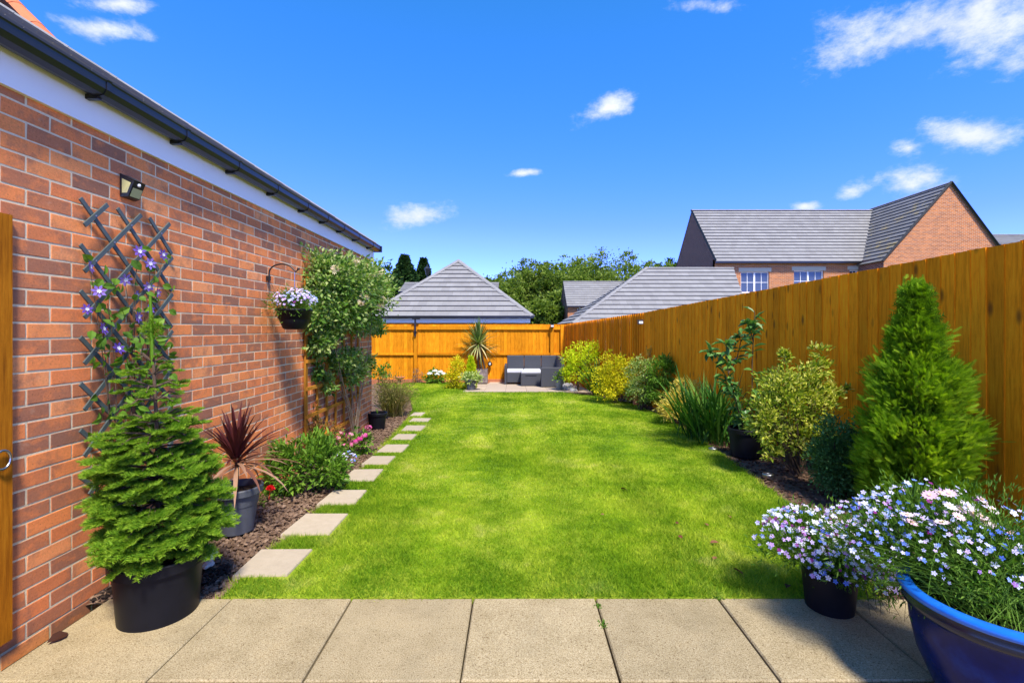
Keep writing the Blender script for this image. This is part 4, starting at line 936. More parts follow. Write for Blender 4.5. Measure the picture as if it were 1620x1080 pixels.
md = o.modifiers.new('r', 'REMESH'); md.mode = 'VOXEL'; md.voxel_size = .004
# pot and wispy plant further along
pb = gp(597, 676); p1 = thing('empty_planter', pb, 'round black pot with a small seedling on the soil past the trellis', 'pot'); k = pb[1]/F
pot(p1, pb, 11.5*k, 15.5*k, 24*k, M_['pot'], .012, .04, True)
G = Geo()
for i in range(8):
    V, f_ = blade(pb+np.array([0, 0, 21*k]), rng.uniform(0, 6.3), R(70), .1, .01, .5, 4); G.add(V, f_, .6)
G.build('seedling', LM['mid'], p1)
b0 = gp(622, 657); wp = thing('wispy_grass', b0, 'wispy straw-coloured grassy plant past the end of the brick wall', 'grass plant', PB); k = b0[1]/F
G = Geo()
for i in range(620):
    an = rng.uniform(0, 6.283); el = R(rng.uniform(38, 88)); V, f_ = blade(b0+np.r_[rng.normal(0, .07, 2), 0], an, el, rng.uniform(.35, .68), .010, rng.uniform(.2, .8), 4, .2); G.add(V, f_, np.clip(rng.normal(.5, .25), 0, 1))
crown(G, [((b0[0], b0[1], b0[2]+.42), (.32, .3, .24))], 1700, .05, .012, 70, .3, .5, tm=.5); G.build('foliage', LM['straw'], wp, kind='stuff')
y_ = 9.6; b0 = np.array([(608-VX)*y_/F, y_, gz(y_)])
bush('sapling', 'slim leafy green sapling rising behind the wispy grass', 'sapling', b0, [px_blob(608, 588, y_, 11, 9), px_blob(600, 594, y_, 6, 6)], 240, .06, LM['mid'], .035, PB, nclump=24, cr=.3, T=LEAF4, nst=8)
for px, py, y_ in ((598, 648, 8.1),):
    b0 = np.array([(px-VX)*y_/F, y_, gz(y_)])
# ------------------------------------------------------------------ along the back fence
y_ = 14.7; c = at(632, 598, y_); bb = thing('bird_bath', (c[0], y_, gz(y_)), 'shallow terracotta bird bath bowl at the foot of the back fence', 'bird bath')
G = Geo(); G.lathe([(0, -.02), (.10, -.02), (.165, .02), (.175, .035), (.165, .037), (.10, 0), (0, -.005)], c, 28); G.build('bowl', M_['terracotta'], bb, smooth=True)
G = Geo(); zg = gz(y_)-c[2]; G.lathe([(.10, zg), (.09, zg+.03), (.05, zg+.06), (.05, -.05), (.09, -.021)], c, 20); G.build('pedestal', M_['terracotta'], bb, smooth=True)
y_ = 15.0; b0 = np.array([(661-VX)*y_/F, y_, gz(y_)])
bush('grey_shrub', 'small dull grey-green shrub under the fence post with the black pole', 'shrub', b0, [px_blob(661, 596, y_, 7, 11)], 420, .045, LM['greypurple'], .02, PK, nclump=30, cr=.3, nst=5)
y_ = 14.9; b0 = np.array([(690-VX)*y_/F, y_, gz(y_)])
hw, _ = bush('white_hydrangea', 'white flowering hydrangea bush against the back fence', 'hydrangea', b0, [px_blob(690, 597, y_, 15, 11), px_blob(685, 599, y_, 11, 10)], 800, .075, LM['mid'], .05, PK, nclump=50, cr=.25, T=LEAF4)
for px, py in ((680, 591), (688, 587), (696, 588), (701, 591), (692, 592)):
    G = Geo(); m = 26; d = unit(m); d[:, 2] = np.abs(d[:, 2]); q = at(px, py, y_-.2); G.inst(flower_t(4, .1, .42, .05), q+d*.07*np.array([1.2, 1, .6]), np.cross(d, unit(m)), d, .03, rng.uniform(.3, 1, m)); G.build('flower_head', LM['fwhite'], hw)
y_ = 13.3; b0 = np.array([(721-VX)*y_/F, y_, gz(y_)])
bush('golden_shrub', 'bright golden-yellow upright shrub where the lawn meets the far patio', 'shrub', b0, [px_blob(722, 592, y_, 14, 24), px_blob(718, 600, y_, 12, 14), px_blob(725, 578, y_, 9, 13)], 2600, .05, LM['yellow'], .028, PK, nclump=110, cr=.2, tm=.55, nst=8)
y_ = 13.2; b0 = np.array([(745-VX)*y_/F, y_, gz(y_)+.01])
co = thing('lime_conifer', b0, 'small lime-yellow cone conifer between the golden shrub and the yucca planter', 'conifer', PK); G = Geo()
def cone(G, b, H, prof, n, L, tm=.5, ts=.2, T=SPRAY, upl=.9, jit=.12, Wd=None):
    f = rng.uniform(0, 1, n)**.9; r_ = np.interp(f, [p[0] for p in prof], [p[1] for p in prof]); an = rng.uniform(0, 2*np.pi, n)
    lump_ = 1+jit*np.sin(an*4+f*17)+jit*.8*np.sin(an*7-f*29+1); d = np.c_[np.cos(an), np.sin(an), np.zeros(n)]
    dep = rng.uniform(.62, 1.0, n); P = np.array(b)+d*(r_*lump_*dep)[:, None]+np.c_[np.zeros((n, 2)), f*H]
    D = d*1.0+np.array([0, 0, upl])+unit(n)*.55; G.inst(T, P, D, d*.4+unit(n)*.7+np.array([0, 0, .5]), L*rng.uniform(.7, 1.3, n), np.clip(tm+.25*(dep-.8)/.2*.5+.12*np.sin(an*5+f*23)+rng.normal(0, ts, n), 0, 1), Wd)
k = y_/F; cone(G, b0, 50*k, [(0, 7*k), (.3, 8.5*k), (.7, 5*k), (1, .5*k)], 1500, .075, .6, .2, Wd=.1); G.build('foliage', LM['lime'], co, kind='stuff'); Geo().tube([b0, b0+np.array([0, 0, .5])], .02, .008).build('trunk', M_['twig'], co)
pb = gp(745.5, 617.2); k = pb[1]/F; pb[2] += .012
vp = thing('potted_variegated_plant', pb, 'cream-edged leafy plant in a dark grey pot at the far patio corner', 'potted plant', PK); pot(vp, pb, 6.3*k, 8.8*k, 17*k, M_['greypot'], .015, .04)
G = Geo(); crown(G, [(pb+np.array([0, 0, 19*k]), (15*k, 13*k, 6*k))], 700, .07, .035, 50, .25, .3, T=LEAF4, tm=.6); G.build('foliage', LM['creamv'], vp, kind='stuff')
# yucca
pb = gp(762.5, 605.5); k = pb[1]/F; pb[2] += .012; yu = thing('potted_yucca', pb, 'tall spiky striped-leaf cordyline palm in a square grey timber planter', 'potted palm', PK)
hw_ = 8.3*k; hp = 22*k
for s_, ax in ((-1, 0), (1, 0), (-1, 1), (1, 1)):
    for j in range(4):
        if ax == 0: lo = (pb[0]+s_*hw_-.012, pb[1]-hw_+.013, pb[2]+j*hp/4+.003); hi = (pb[0]+s_*hw_+.012, pb[1]+hw_-.013, pb[2]+(j+1)*hp/4-.003)
        else: lo = (pb[0]-hw_-.014, pb[1]+s_*hw_-.012, pb[2]+j*hp/4+.003); hi = (pb[0]+hw_+.014, pb[1]+s_*hw_+.012, pb[2]+(j+1)*hp/4-.003)
        Geo().box(lo, hi, jit=.002).build('planter_board', M_['plantertimber'], yu)
Geo().box((pb[0]-hw_+.013, pb[1]-hw_+.013, pb[2]+.01), (pb[0]+hw_-.013, pb[1]+hw_-.013, pb[2]+hp-.05)).build('soil', M_['compost'], yu)
hd = at(757, 545, pb[1]); T = Geo(); tbp = pb+np.array([0, 0, hp-.06])
for dx in (-.10, .0, .1): T.tube([tbp+np.array([dx, 0, 0]), (tbp+hd)/2+np.array([dx*.7, 0, 0]), hd+np.array([dx*.2, 0, -.02])], .028, .022, 7)
T.build('trunk', M_['twig'], yu)
for i in range(135):
    f = i/135; an = i*2.39996; el = R(88)-f*R(135)+rng.normal(0, .08); L = rng.uniform(.62, .88)*(1 if f < .75 else .9)
    V, f_ = blade(hd+np.array([0, 0, .06*(1-f)]), an, el, L, .036, .12+.55*f, 6, .3); V[:, 1] = np.minimum(V[:, 1], YB-.09)
    Geo().add(V, f_, float(np.clip(.25+.5*f+rng.normal(0, .22), 0, 1))).build('leaf', LM['yucca'], yu)
c = at(775, 574, YB-.12); ln = thing('lantern', c, 'little dark round lantern hanging on the back fence beside the yucca', 'lantern')
G = Geo(); G.lathe([(0, -.10), (.06, -.09), (.075, -.03), (.05, .03), (.02, .05), (0, .052)], c, 18); G.build('body', M_['black'], ln, smooth=True); Geo().tube([c+np.array([0, 0, .05]), c+np.array([0, .03, .14]), c+np.array([0, .07, .16])], .006, n=5).build('hook', M_['blackmetal'], ln); Geo().box(c+np.array([-.03, -.078, -.05]), c+np.array([.03, -.06, 0])).build('pane', M_['whitedot'], ln)

# sofa set
Z = lambda y: gz(y)+.012
sf = thing('corner_sofa', (.5, 14.8, Z(14.8)), 'graphite woven-look corner sofa with pale seat cushions on the far patio', 'sofa')
zf = Z(14.4)
def panel(lo, hi, name, m=M_['graphite'], parent=None):
    o = Geo().box(lo, hi).build(name, m, parent or sf); bv = o.modifiers.new('b', 'BEVEL'); bv.width = .018; bv.segments = 2; return o
XL, XR = -.30, 1.40
for i in range(3): panel((XL+.07+i*.53, 14.98, zf+.36), (XL+.07+(i+1)*.53-.008, 15.10, zf+.83), 'back_panel')
panel((XL, 14.42, zf+.04), (XL+.065, 15.12, zf+.58), 'armrest')
panel((XL+.068, 14.44, zf+.05), (.78, 14.98, zf+.34), 'seat_base'); panel((.79, 13.62, zf+.05), (1.30, 14.97, zf+.34), 'seat_base')
panel((.74, 13.52, zf+.03), (XR-.02, 13.615, zf+.58), 'armrest')
for i in range(2): panel((1.29, 13.63+i*.66, zf+.36), (1.41, 13.63+(i+1)*.66-.01, zf+.83), 'back_panel')
panel((1.28, 14.96, zf+.36), (1.41, 15.10, zf+.83), 'corner_post')
for i in range(2): panel((XL+.075+i*.51, 14.43, zf+.345), (XL+.075+(i+1)*.51-.012, 14.96, zf+.43), 'cushion', M_['cushion'])
panel((.80, 14.30, zf+.345), (1.27, 14.95, zf+.43), 'cushion', M_['cushion']); panel((.80, 13.63, zf+.345), (1.27, 14.29, zf+.43), 'cushion', M_['cushion'])
for x, y in ((XL+.03, 14.45), (XL+.03, 15.05), (.72, 14.48), (.78, 13.56), (1.36, 13.56), (1.36, 15.05)): Geo().box((x-.025, y-.025, Z(y)), (x+.025, y+.025, zf+.06)).build('foot', M_['graphite'], sf)
ot = thing('footstool', (.45, 14.1, Z(14.1)), 'graphite box footstool with pale cushion in front of the corner sofa', 'footstool')
xa, xb = (824-VX)*13.9/F, (856-VX)*13.9/F; zo = Z(14.1)
panel((xa, 13.88, zo+.01), (xb, 14.38, zo+.37), 'box', M_['graphite'], ot); panel((xa+.13, 13.872, zo+.30), (xb-.13, 13.879, zo+.33), 'handle_slot', M_['black'], ot); panel((xa+.01, 13.89, zo+.372), (xb-.01, 14.37, zo+.44), 'cushion', M_['cushion'], ot)
pb = gp(884.5, 617); k = pb[1]/F; pb[2] += .012
sp2 = thing('small_potted_plant', pb, 'small tapering pale grey pot with a green plant by the sofa arm', 'potted plant'); pot(sp2, pb, 4.4*k, 7.6*k, 16*k, plain('weave_grey_pot', (.17, .19, .18), .7, .3, 0, .35, 70), .01, .03)
G = Geo(); crown(G, [(pb+np.array([.02, 0, 20*k]), (9*k, 8*k, 6*k)), (pb+np.array([.16, .1, 28*k]), (8*k, 7*k, 6*k))], 420, .055, .03, 30, .3, .4, T=LEAF4, tm=.7); G.build('foliage', LM['mid'], sp2, kind='stuff')
for i, (px, py, s_) in enumerate(((897, 613, .15), (893, 616, .10), (903, 617, .12), (908, 619, .09))):
    c = gp(px, py); bm = bmesh.new(); bmesh.ops.create_icosphere(bm, subdivisions=2, radius=1)
    for v in bm.verts: v.co = v.co*(1+.18*math.sin(3*v.co.x+i)*math.cos(4*v.co.y)); v.co.x *= s_*1.2; v.co.y *= s_; v.co.z *= s_*.6
    me = bpy.data.meshes.new('rock'); bm.to_mesh(me); bm.free(); me.materials.append(M_['pebble']); o = bpy.data.objects.new('rock', me); link(o, None, Matrix.Translation(Vector(c)+Vector((0, 0, s_*.3))))
    tag(o, 'pale grey garden rock at the foot of the lime-leaved tree', 'rock', 'rocks under the lime-leaved tree')

# ------------------------------------------------------------------ bed under the side fence
y_ = 12.6; b0 = np.array([(914-VX)*y_/F, y_, gz(y_)])
lt = thing('lime_tree', b0, 'small lime-yellow leaved tree beside the corner sofa', 'tree', PF); G = Geo()
cn = crown(G, [px_blob(922, 560, y_, 26, 16), px_blob(905, 570, y_-.1, 16, 14), px_blob(938, 562, y_+.1, 16, 14), px_blob(905, 593, y_-.2, 16, 10), px_blob(925, 588, y_, 18, 8), px_blob(897, 580, y_-.1, 9, 10), px_blob(940, 590, y_-.2, 12, 7)], 3600, .06, .034, 150, .22, .2, tm=.6, ts=.22, tint_up=.08); G.build('crown', LM['lime'], lt, kind='stuff')
T = Geo(); T.tube([b0, b0+np.array([.01, 0, .3]), at(916, 585, y_)], .035, .025, 7); stems(T, at(916, 590, y_), cn, 12, .014, .004); T.build('trunk', M_['twig'], lt)
def strap(name, label, base, n, L, w, spread, el, drop, mat=LM['strap'], tm=.4, lean=(0, 0), single=True, cat='plant'):
    root = thing(name, base, label, cat, PF)
    J = Geo()
    for i in range(n):
        an = rng.uniform(0, 6.283); b = np.array(base)+np.r_[rng.normal(0, spread, 2), -.01]
        V, f_ = blade(b, an, R(rng.uniform(*el)), L*rng.uniform(.65, 1.1), w*rng.uniform(.7, 1.2), drop*rng.uniform(.3, 1.4), 6, .3)
        hgt = (V[:, 2]-base[2])[:, None]; V[:, :2] += hgt*np.array(lean)
        for m in range(len(V)): V[m, 0] = min(V[m, 0], fence_x(V[m, 1])-.05)
        Geo().add(V, f_, float(np.clip(rng.normal(tm, .25), 0, 1))).build('leaf', mat, root)
    return root
b0 = np.array([(945-VX)*11.7/F, 11.7, gz(11.7)]); strap('daylily', 'arching strappy green daylily clump beneath the lime-leaved tree', b0, 80, .95, .03, .07, (48, 86), .8, lean=(-.1, -.05))
def fx(px, y, gap=.35): return min((px-VX)*y/F, fence_x(y)-gap)
y_ = 10.3; b0 = np.array([fx(972, y_), y_, gz(y_)])
bush('golden_privet', 'broad golden-yellow shrub between the daylily and the clipped variegated ball', 'shrub', b0, [px_blob(974, 590, y_, 32, 29, 26), px_blob(955, 602, y_-.1, 18, 24), px_blob(994, 582, y_, 19, 20), px_blob(965, 616, y_-.2, 20, 15), px_blob(992, 610, y_-.2, 17, 16), px_blob(968, 566, y_+.1, 5, 12), px_blob(984, 563, y_+.1, 4, 12)], 5200, .05, LM['yellow'], .028, PF, nclump=210, cr=.19, tm=.42, ts=.26)
y_ = 10.3; b0 = gp(982, 636); b0[0] += .0
bush('grey_heather', 'low grey twiggy heather at the foot of the golden shrub', 'heather', b0, [(b0+np.array([.05, .1, .12]), (.22, .2, .14)), (b0+np.array([.22, .0, .08]), (.2, .16, .1))], 1300, .03, LM['greypurple'], .01, PF, nclump=60, cr=.3, nst=14)
y_ = 9.2; b0 = np.array([fx(1014, y_, .3), y_, gz(y_)])
bush('variegated_ball', 'rounded cream-and-green variegated shrub beside the golden shrub', 'shrub', b0, [px_blob(1015, 598, y_, 23, 30, 20), px_blob(1017, 618, y_, 22, 20, 20)], 4600, .035, LM['creamv'], .02, PF, nclump=170, cr=.15, tm=.5, shell=(.75, 1))
y_ = 8.9; b0 = np.array([fx(1050, y_, .25), y_, gz(y_)])
bush('green_pieris', 'upright mid-green shrub behind the terracotta pot', 'shrub', b0, [px_blob(1048, 590, y_, 22, 24, 14), px_blob(1058, 578, y_, 16, 14, 12), px_blob(1048, 618, y_, 22, 22, 14)], 2200, .07, LM['mid'], .024, PF, nclump=80, cr=.2, T=LEAF4, tm=.5)
y_ = 9.9; b0 = np.array([fx(1048, y_, .12), y_, gz(y_)])
bush('amber_twiggy_shrub', 'thin amber-leaved twiggy shrub against the side fence', 'shrub', b0, [px_blob(1036, 560, y_, 16, 8, 8), px_blob(1052, 566, y_, 12, 9, 8), px_blob(1028, 552, y_, 5, 6, 5)], 420, .035, LM['amber'], .018, PF, nclump=40, cr=.3, nst=16)
pb = gp(1029, 640); k = pb[1]/F; pb[0] = min(pb[0], fence_x(pb[1])-.3)
ph = thing('potted_photinia', pb, 'red-tipped leafy plant in a slim terracotta pot', 'potted plant', PF); pot(ph, pb, 5*k, 7.5*k, 22*k, M_['terracotta'], .012, .04)
G = Geo()
crown(G, [(pb+np.array([.1, -.05, 30*k]), (15*k, 12*k, 8*k)), (pb+np.array([.25, 0, 12*k]), (12*k, 10*k, 10*k))], 240, .11, .04, 26, .3, .6, T=LEAF4, tm=.35); G.build('foliage', LM['mid'], ph, kind='stuff')
for i in range(16):
    c = pb+np.array([rng.uniform(-.05, .35), -.15+rng.uniform(-.05, .05), 33*k+rng.uniform(-.05, .16)]); G = Geo(); G.inst(LEAF4, c[None], np.array([[rng.normal(0, .6), -.3, 1]]), np.array([[0, -1, .3]]), .12, .5+.5*rng.uniform(), .045); G.build('red_leaf', LM['fpale'] if i % 3 == 0 else LM['bronze'], ph)
y_ = 7.7; b0 = np.array([fx(1080, y_, .5), y_, gz(y_)])
bush('amber_spreader', 'low spreading pale amber-yellow plant beside the strappy clump', 'plant', b0, [px_blob(1080, 638, y_, 30, 22, 24), px_blob(1064, 650, y_-.2, 18, 13), px_blob(1098, 624, y_+.1, 18, 16), px_blob(1085, 606, y_+.2, 14, 8, 8)], 4200, .055, LM['amber'], .016, PF, nclump=110, cr=.25, tm=.65, up=.1)
b0 = np.array([(1128-VX)*6.45/F, 6.45, gz(6.45)]); strap('crocosmia', 'large dense clump of upright strappy dark green leaves beside the potted laurel', b0, 260, 1.0, .027, .19, (42, 87), .75, lean=(-.16, -.10), tm=.45)
pb = np.array([(1180-VX)*5.6/F, 5.6, gz(5.6)-.01]); k = 5.6/F
la = thing('potted_laurel', pb, 'leggy laurel with glossy leaves in a black tub under the side fence', 'potted plant', PF)
pot(la, pb, .165, .195, .32, M_['pot'], .014, .05)
T = Geo(); s0 = pb+np.array([0, 0, .28])
brs = [[(1180, 690), (1166, 640), (1152, 590), (1150, 560), (1148, 535)], [(1180, 690), (1172, 640), (1150, 600), (1135, 565)], [(1185, 690), (1190, 640), (1190, 580), (1192, 530), (1194, 492)], [(1178, 690), (1168, 650), (1160, 620), (1150, 610)], [(1152, 590), (1165, 570), (1172, 540), (1168, 528)], [(1150, 565), (1130, 560), (1118, 556)], [(1182, 690), (1176, 670), (1172, 660)], [(1192, 540), (1186, 520), (1184, 505)]]
lf = []
for b in brs:
    pts = np.array([at(px, py, 5.6+.15*math.sin(px*.13)) for px, py in b]); T.tube(pts, .008, .003, 5, .5)
    for j in range(1, len(pts)):
        m = 8 if j < len(pts)-1 else 13
        for q in range(m):
            f = rng.uniform(.1, 1); lf.append(pts[j-1]*(1-f)+pts[j]*f)
T.build('stems', M_['twig'], la)
LT6 = LEAF4
for i, q in enumerate(lf):
    d = np.array([[rng.normal(0, .8), rng.normal(-.2, .7), rng.normal(.1, .45)]]); t = rng.beta(2, 2)*.85
    if i in (20, 47, 60): t = 1.0
    q = q.copy(); q[0] = min(q[0], fence_x(q[1])-.12); G = Geo(); G.inst(LT6, q[None], d, np.array([[rng.normal(0, .3), rng.normal(-.2, .3), 1]]), rng.uniform(.11, .17), t, rng.uniform(.045, .068)); G.build('leaf', LM['laurel'], la)
y_ = 4.75; b0 = np.array([(1262-VX)*y_/F, y_, gz(y_)])
eu, ec = bush('euonymus', 'yellow-variegated evergreen shrub between the laurel tub and the clipped box', 'shrub', b0, [px_blob(1250, 640, y_, 50, 50, 40), px_blob(1232, 605, y_, 30, 36, 26), px_blob(1285, 635, y_, 38, 32, 30), px_blob(1215, 670, y_-.1, 26, 36, 26), px_blob(1262, 690, y_, 52, 28, 36), px_blob(1245, 565, y_, 12, 22, 12), px_blob(1300, 575, y_+.1, 14, 32, 12), px_blob(1322, 620, y_+.05, 22, 16, 16), px_blob(1275, 600, y_, 24, 24, 20), px_blob(1222, 720, y_-.1, 18, 14)], 7600, .044, LM['varieg'], .021, PF, nclump=300, cr=.18, up=.55, T=LEAF4, tm=.55, ts=.24, nst=40, tint_up=.08, shell=(.5, 1))
y_ = 4.2; b0 = np.array([(1326-VX)*y_/F, y_, gz(y_)])
bush('box_bush', 'dark green clipped box bush beside the tall conifer', 'shrub', b0, [px_blob(1326, 728, y_, 37, 58, 34)], 12000, .027, LM['dark'], .018, PF, nclump=420, cr=.16, tm=.55, shell=(.45, 1), up=.3)
y_ = 3.66; b0 = np.array([(1449-VX)*y_/F, y_, gz(y_)])
cf = thing('tall_conifer', b0, 'tall feathery bright green cypress against the side fence', 'conifer', PF); G = Geo()
k = y_/F; H_ = 366*k
prof = [(0, 60*k), (.12, 68*k), (.3, 75*k), (.42, 78*k), (.47, 54*k), (.55, 66*k), (.66, 56*k), (.71, 32*k), (.80, 36*k), (.86, 22*k), (.93, 10*k), (1, 1*k)]
nc = 1050; f = rng.uniform(0, 1, nc)**1.05; an = rng.uniform(0, 2*np.pi, nc); rp = np.interp(f, [p[0] for p in prof], [p[1] for p in prof])*rng.uniform(.62, 1.16, nc)
d = np.c_[np.cos(an), np.sin(an), np.zeros(nc)]; cenP = b0+d*rp[:, None]+np.c_[np.zeros((nc, 2)), f*H_*.97]; ctint = rng.normal(0, .13, nc)
for q in range(14):
    off = rng.normal(0, 1, (nc, 3))*np.array([.022, .022, .03]); D = d*(1-.45*f[:, None])+np.array([0, 0, .75])+unit(nc)*.5+off*7
    G.inst(FINE, cenP+off-d*.05, D, unit(nc)+d*.3, rng.uniform(.05, .10, nc), np.clip(.45+ctint+rng.normal(0, .16, nc)+.12*(q > 11), 0, 1), rng.uniform(.04, .07, nc))
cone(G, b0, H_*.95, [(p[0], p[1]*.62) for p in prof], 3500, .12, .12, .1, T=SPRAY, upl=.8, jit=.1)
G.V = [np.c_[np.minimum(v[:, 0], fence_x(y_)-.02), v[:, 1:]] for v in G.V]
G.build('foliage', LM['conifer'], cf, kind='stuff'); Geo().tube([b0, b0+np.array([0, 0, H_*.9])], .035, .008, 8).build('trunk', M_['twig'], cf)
# the conifer's inner sprays are tinted darker than its outer ones
for i, (px, py, lab) in enumerate(((1215, 755, 'in front of the variegated evergreen shrub'), (1128, 713, 'in front of the strappy green clump'), (1036, 651, 'in front of the terracotta pot'), (990, 636, 'by the grey heather'))):
    c = gp(px, py); c[2] += .03; r_ = thing('ground_light', c, f'round white solar ground light {lab}', 'light', 'solar ground lights along the bed')
    s_ = .052; G = Geo(); G.lathe([(s_*.9, -.03), (s_, -.006), (s_, .004), (s_*.92, .008), (s_*.7, .008)], c, 24); G.build('rim', M_['steel'], r_, smooth=False)
    G = Geo(); G.lathe([(s_*.7, .0075), (s_*.3, .009), (0, .009)], c, 24); G.build('lens', M_['graphite'], r_)
    G = Geo(); G.lathe([(s_*.22, .0095), (0, .011)], c, 12); G.build('led', M_['whitedot'], r_)
    Geo().tube([c+np.array([0, 0, -.03]), c+np.array([0, 0, -.10])], .008, .003, 5).build('spike', M_['black'], r_)
b0 = gp(1345, 835); bush('weed', 'little green seedling at the foot of the tall conifer', 'weed', b0, [(b0+np.array([0, 0, .05]), (.03, .03, .04))], 26, .05, LM['lob'], .016, PF, nclump=6, cr=.4, up=.9, T=LEAF4, nst=3)

# ------------------------------------------------------------------ flower pots on the patio
pb = np.array([(1312-VX)*2.40/F, 2.40, 0.0]); lpot = thing('lobelia_pot', pb, 'black pot overflowing with white, violet and blue lobelia on the patio', 'potted flowers')
pot(lpot, pb, .105, .132, .215, M_['pot'], .006, .02)
k = 2.4/F; LBs = [(pb+np.array([0, 0, .27]), (.20, .20, .12)), (pb+np.array([-.18, .02, .30]), (.16, .15, .10)), (pb+np.array([.20, .03, .27]), (.17, .15, .12)), (pb+np.array([.03, -.1, .24]), (.2, .12, .09)), (pb+np.array([-.05, .1, .36]), (.22, .14, .09)), (pb+np.array([.25, -.02, .14]), (.09, .08, .11))]
G = Geo(); crown(G, LBs, 9000, .026, .006, 230, .22, .7, shell=(.1, 1.0), tm=.5); crown(G, LBs[:5], 160, .055, .014, 60, .3, .8, shell=(.2, .9), tm=.55, T=LEAF4)
for i in range(240):
    c = LBs[rng.integers(0, 5)]; e = c[0]+unit(1)[0]*c[1]*1.0; b = pb+np.r_[rng.normal(0, .05, 2), .2]; m = (b+e)/2+np.array([0, 0, .04]); G.tube([b, m, e], .0016, .001, 3, .6)
G.build('foliage', LM['lob'], lpot, kind='stuff')
lobelia(lpot, LBs[:1]+LBs[2:5], 270, .0125, .5, .22, 'blossoms', part=LM['fwhite']); lobelia(lpot, LBs[:6], 740, .0115, .60, .55)
# dead trailing stems
S = Geo()
for i in range(34):
    b = pb+np.array([rng.uniform(.12, .3), rng.uniform(-.12, .0), rng.uniform(.12, .22)]); e = b+np.array([rng.uniform(-.03, .12), rng.uniform(-.08, .02), -rng.uniform(.06, .17)]); S.tube([b, (b+e)/2+rng.normal(0, .02, 3), e], .0015, .001, 3)
S.build('withered_stems', M_['twig'], lpot)
bpx = np.array([1.745, 1.74, 0.0]); bp = thing('blue_glazed_pot', bpx, 'big cobalt blue glazed pot of blue lobelia and pale pink daisies', 'potted flowers')
G = Geo(); G.lathe([(0, .01), (.14, .01), (.155, 0), (.19, .06), (.235, .17), (.256, .27), (.262, .335), (.27, .345)], bpx, 72); o = G.build('body', M_['glaze'], bp, smooth=True)
G = Geo(); G.lathe([(.27, .345), (.281, .352), (.284, .372), (.274, .386), (.276, .391)], bpx, 72); G.build('band', M_['darkrim'], bp, smooth=True)
G = Geo(); G.lathe([(.276, .391), (.292, .398), (.296, .411), (.29, .42), (.262, .424), (.25, .416)], bpx, 72); G.build('rim', M_['rimglaze'], bp, smooth=True)
G = Geo(); G.lathe([(.25, .416), (.243, .38), (.225, .25), (0, .25)], bpx, 72); G.build('inside', M_['darkrim'], bp, smooth=True)
m = 40; G = Geo(); V = [(0, 0, .01)]+[(math.cos(q)*.236, math.sin(q)*.236, rng.uniform(-.01, .01)) for q in np.arange(m)*2*np.pi/m]; G.add(np.array(V)+bpx+np.array([0, 0, .335]), [(0, 1+i, 1+(i+1) % m) for i in range(m)]); G.build('soil', M_['compost'], bp)
BB = [(bpx+np.array([-.02, .10, .52]), (.26, .2, .13)), (bpx+np.array([-.18, .20, .50]), (.22, .17, .16)), (bpx+np.array([.12, .12, .55]), (.22, .2, .16)), (bpx+np.array([-.08, .26, .60]), (.24, .14, .14)), (bpx+np.array([.2, .0, .46]), (.14, .2, .12)), (bpx+np.array([-.26, .30, .52]), (.16, .12, .14)), (bpx+np.array([-.02, .02, .44]), (.17, .14, .07))]
G = Geo(); crown(G, BB, 14000, .027, .006, 330, .22, .8, shell=(.1, 1.0), tm=.55); crown(G, BB[:5], 220, .05, .012, 90, .3, .8, shell=(.2, .9), tm=.65, T=LEAF4)
for i in range(320):
    c = BB[rng.integers(0, 6)]; e = c[0]+unit(1)[0]*c[1]*1.05; b = bpx+np.r_[rng.normal(0, .09, 2), .34]; mm = (b+e)/2+np.array([0, 0, .05]); G.tube([b, mm, e], .0017, .001, 3, .7)
G.build('foliage', LM['lob'], bp, kind='stuff')
lobelia(bp, BB[:6], 800, .0098, .42, .55); lobelia(bp, BB[:4], 30, .0125, .5, .3, part=LM['fwhite'])
DT = flower_t(13, .1, .17, .10)
for px, py, dd in ((1436, 814, 0), (1471, 783, 0), (1502, 780, 0), (1502, 800, 0), (1521, 805, .0), (1540, 812, 0), (1517, 817, 0), (1553, 817, 0), (1443, 826, 0), (1508, 836, 0), (1553, 790, .1), (1577, 838, 0), (1583, 834, 0), (1487, 779, .1), (1595, 841, 0), (1490, 826, 0), (1559, 826, .0), (1530, 800, .05), (1570, 806, .1), (1602, 858, 0)):
    y_ = 1.86+dd+rng.uniform(-.04, .06); q = at(px, py, y_); d = np.array([[rng.normal(0, .25), -.45+rng.normal(0, .2), .8]]); x = np.cross(d, [[1, .3, 0]]); G = Geo(); G.inst(DT, q[None], x, d, rng.uniform(.022, .03), rng.uniform(.1, 1)); fo = G.build('daisy', LM['fpale'], bp)
    G = Geo(); G.inst(flower_t(6, .1, .5, .3), (q+d[0]/np.linalg.norm(d)*.003)[None], x, d, .008, .3); G.build('daisy_eye', LM['fcream'], fo)
    Geo().tube([q, q*.5+(bpx+np.array([0, .15, .5]))*.5+np.array([0, 0, .04]), bpx+np.array([0, .12, .45])], .0018, n=4).build('daisy_stalk', LM['lob'], bp)

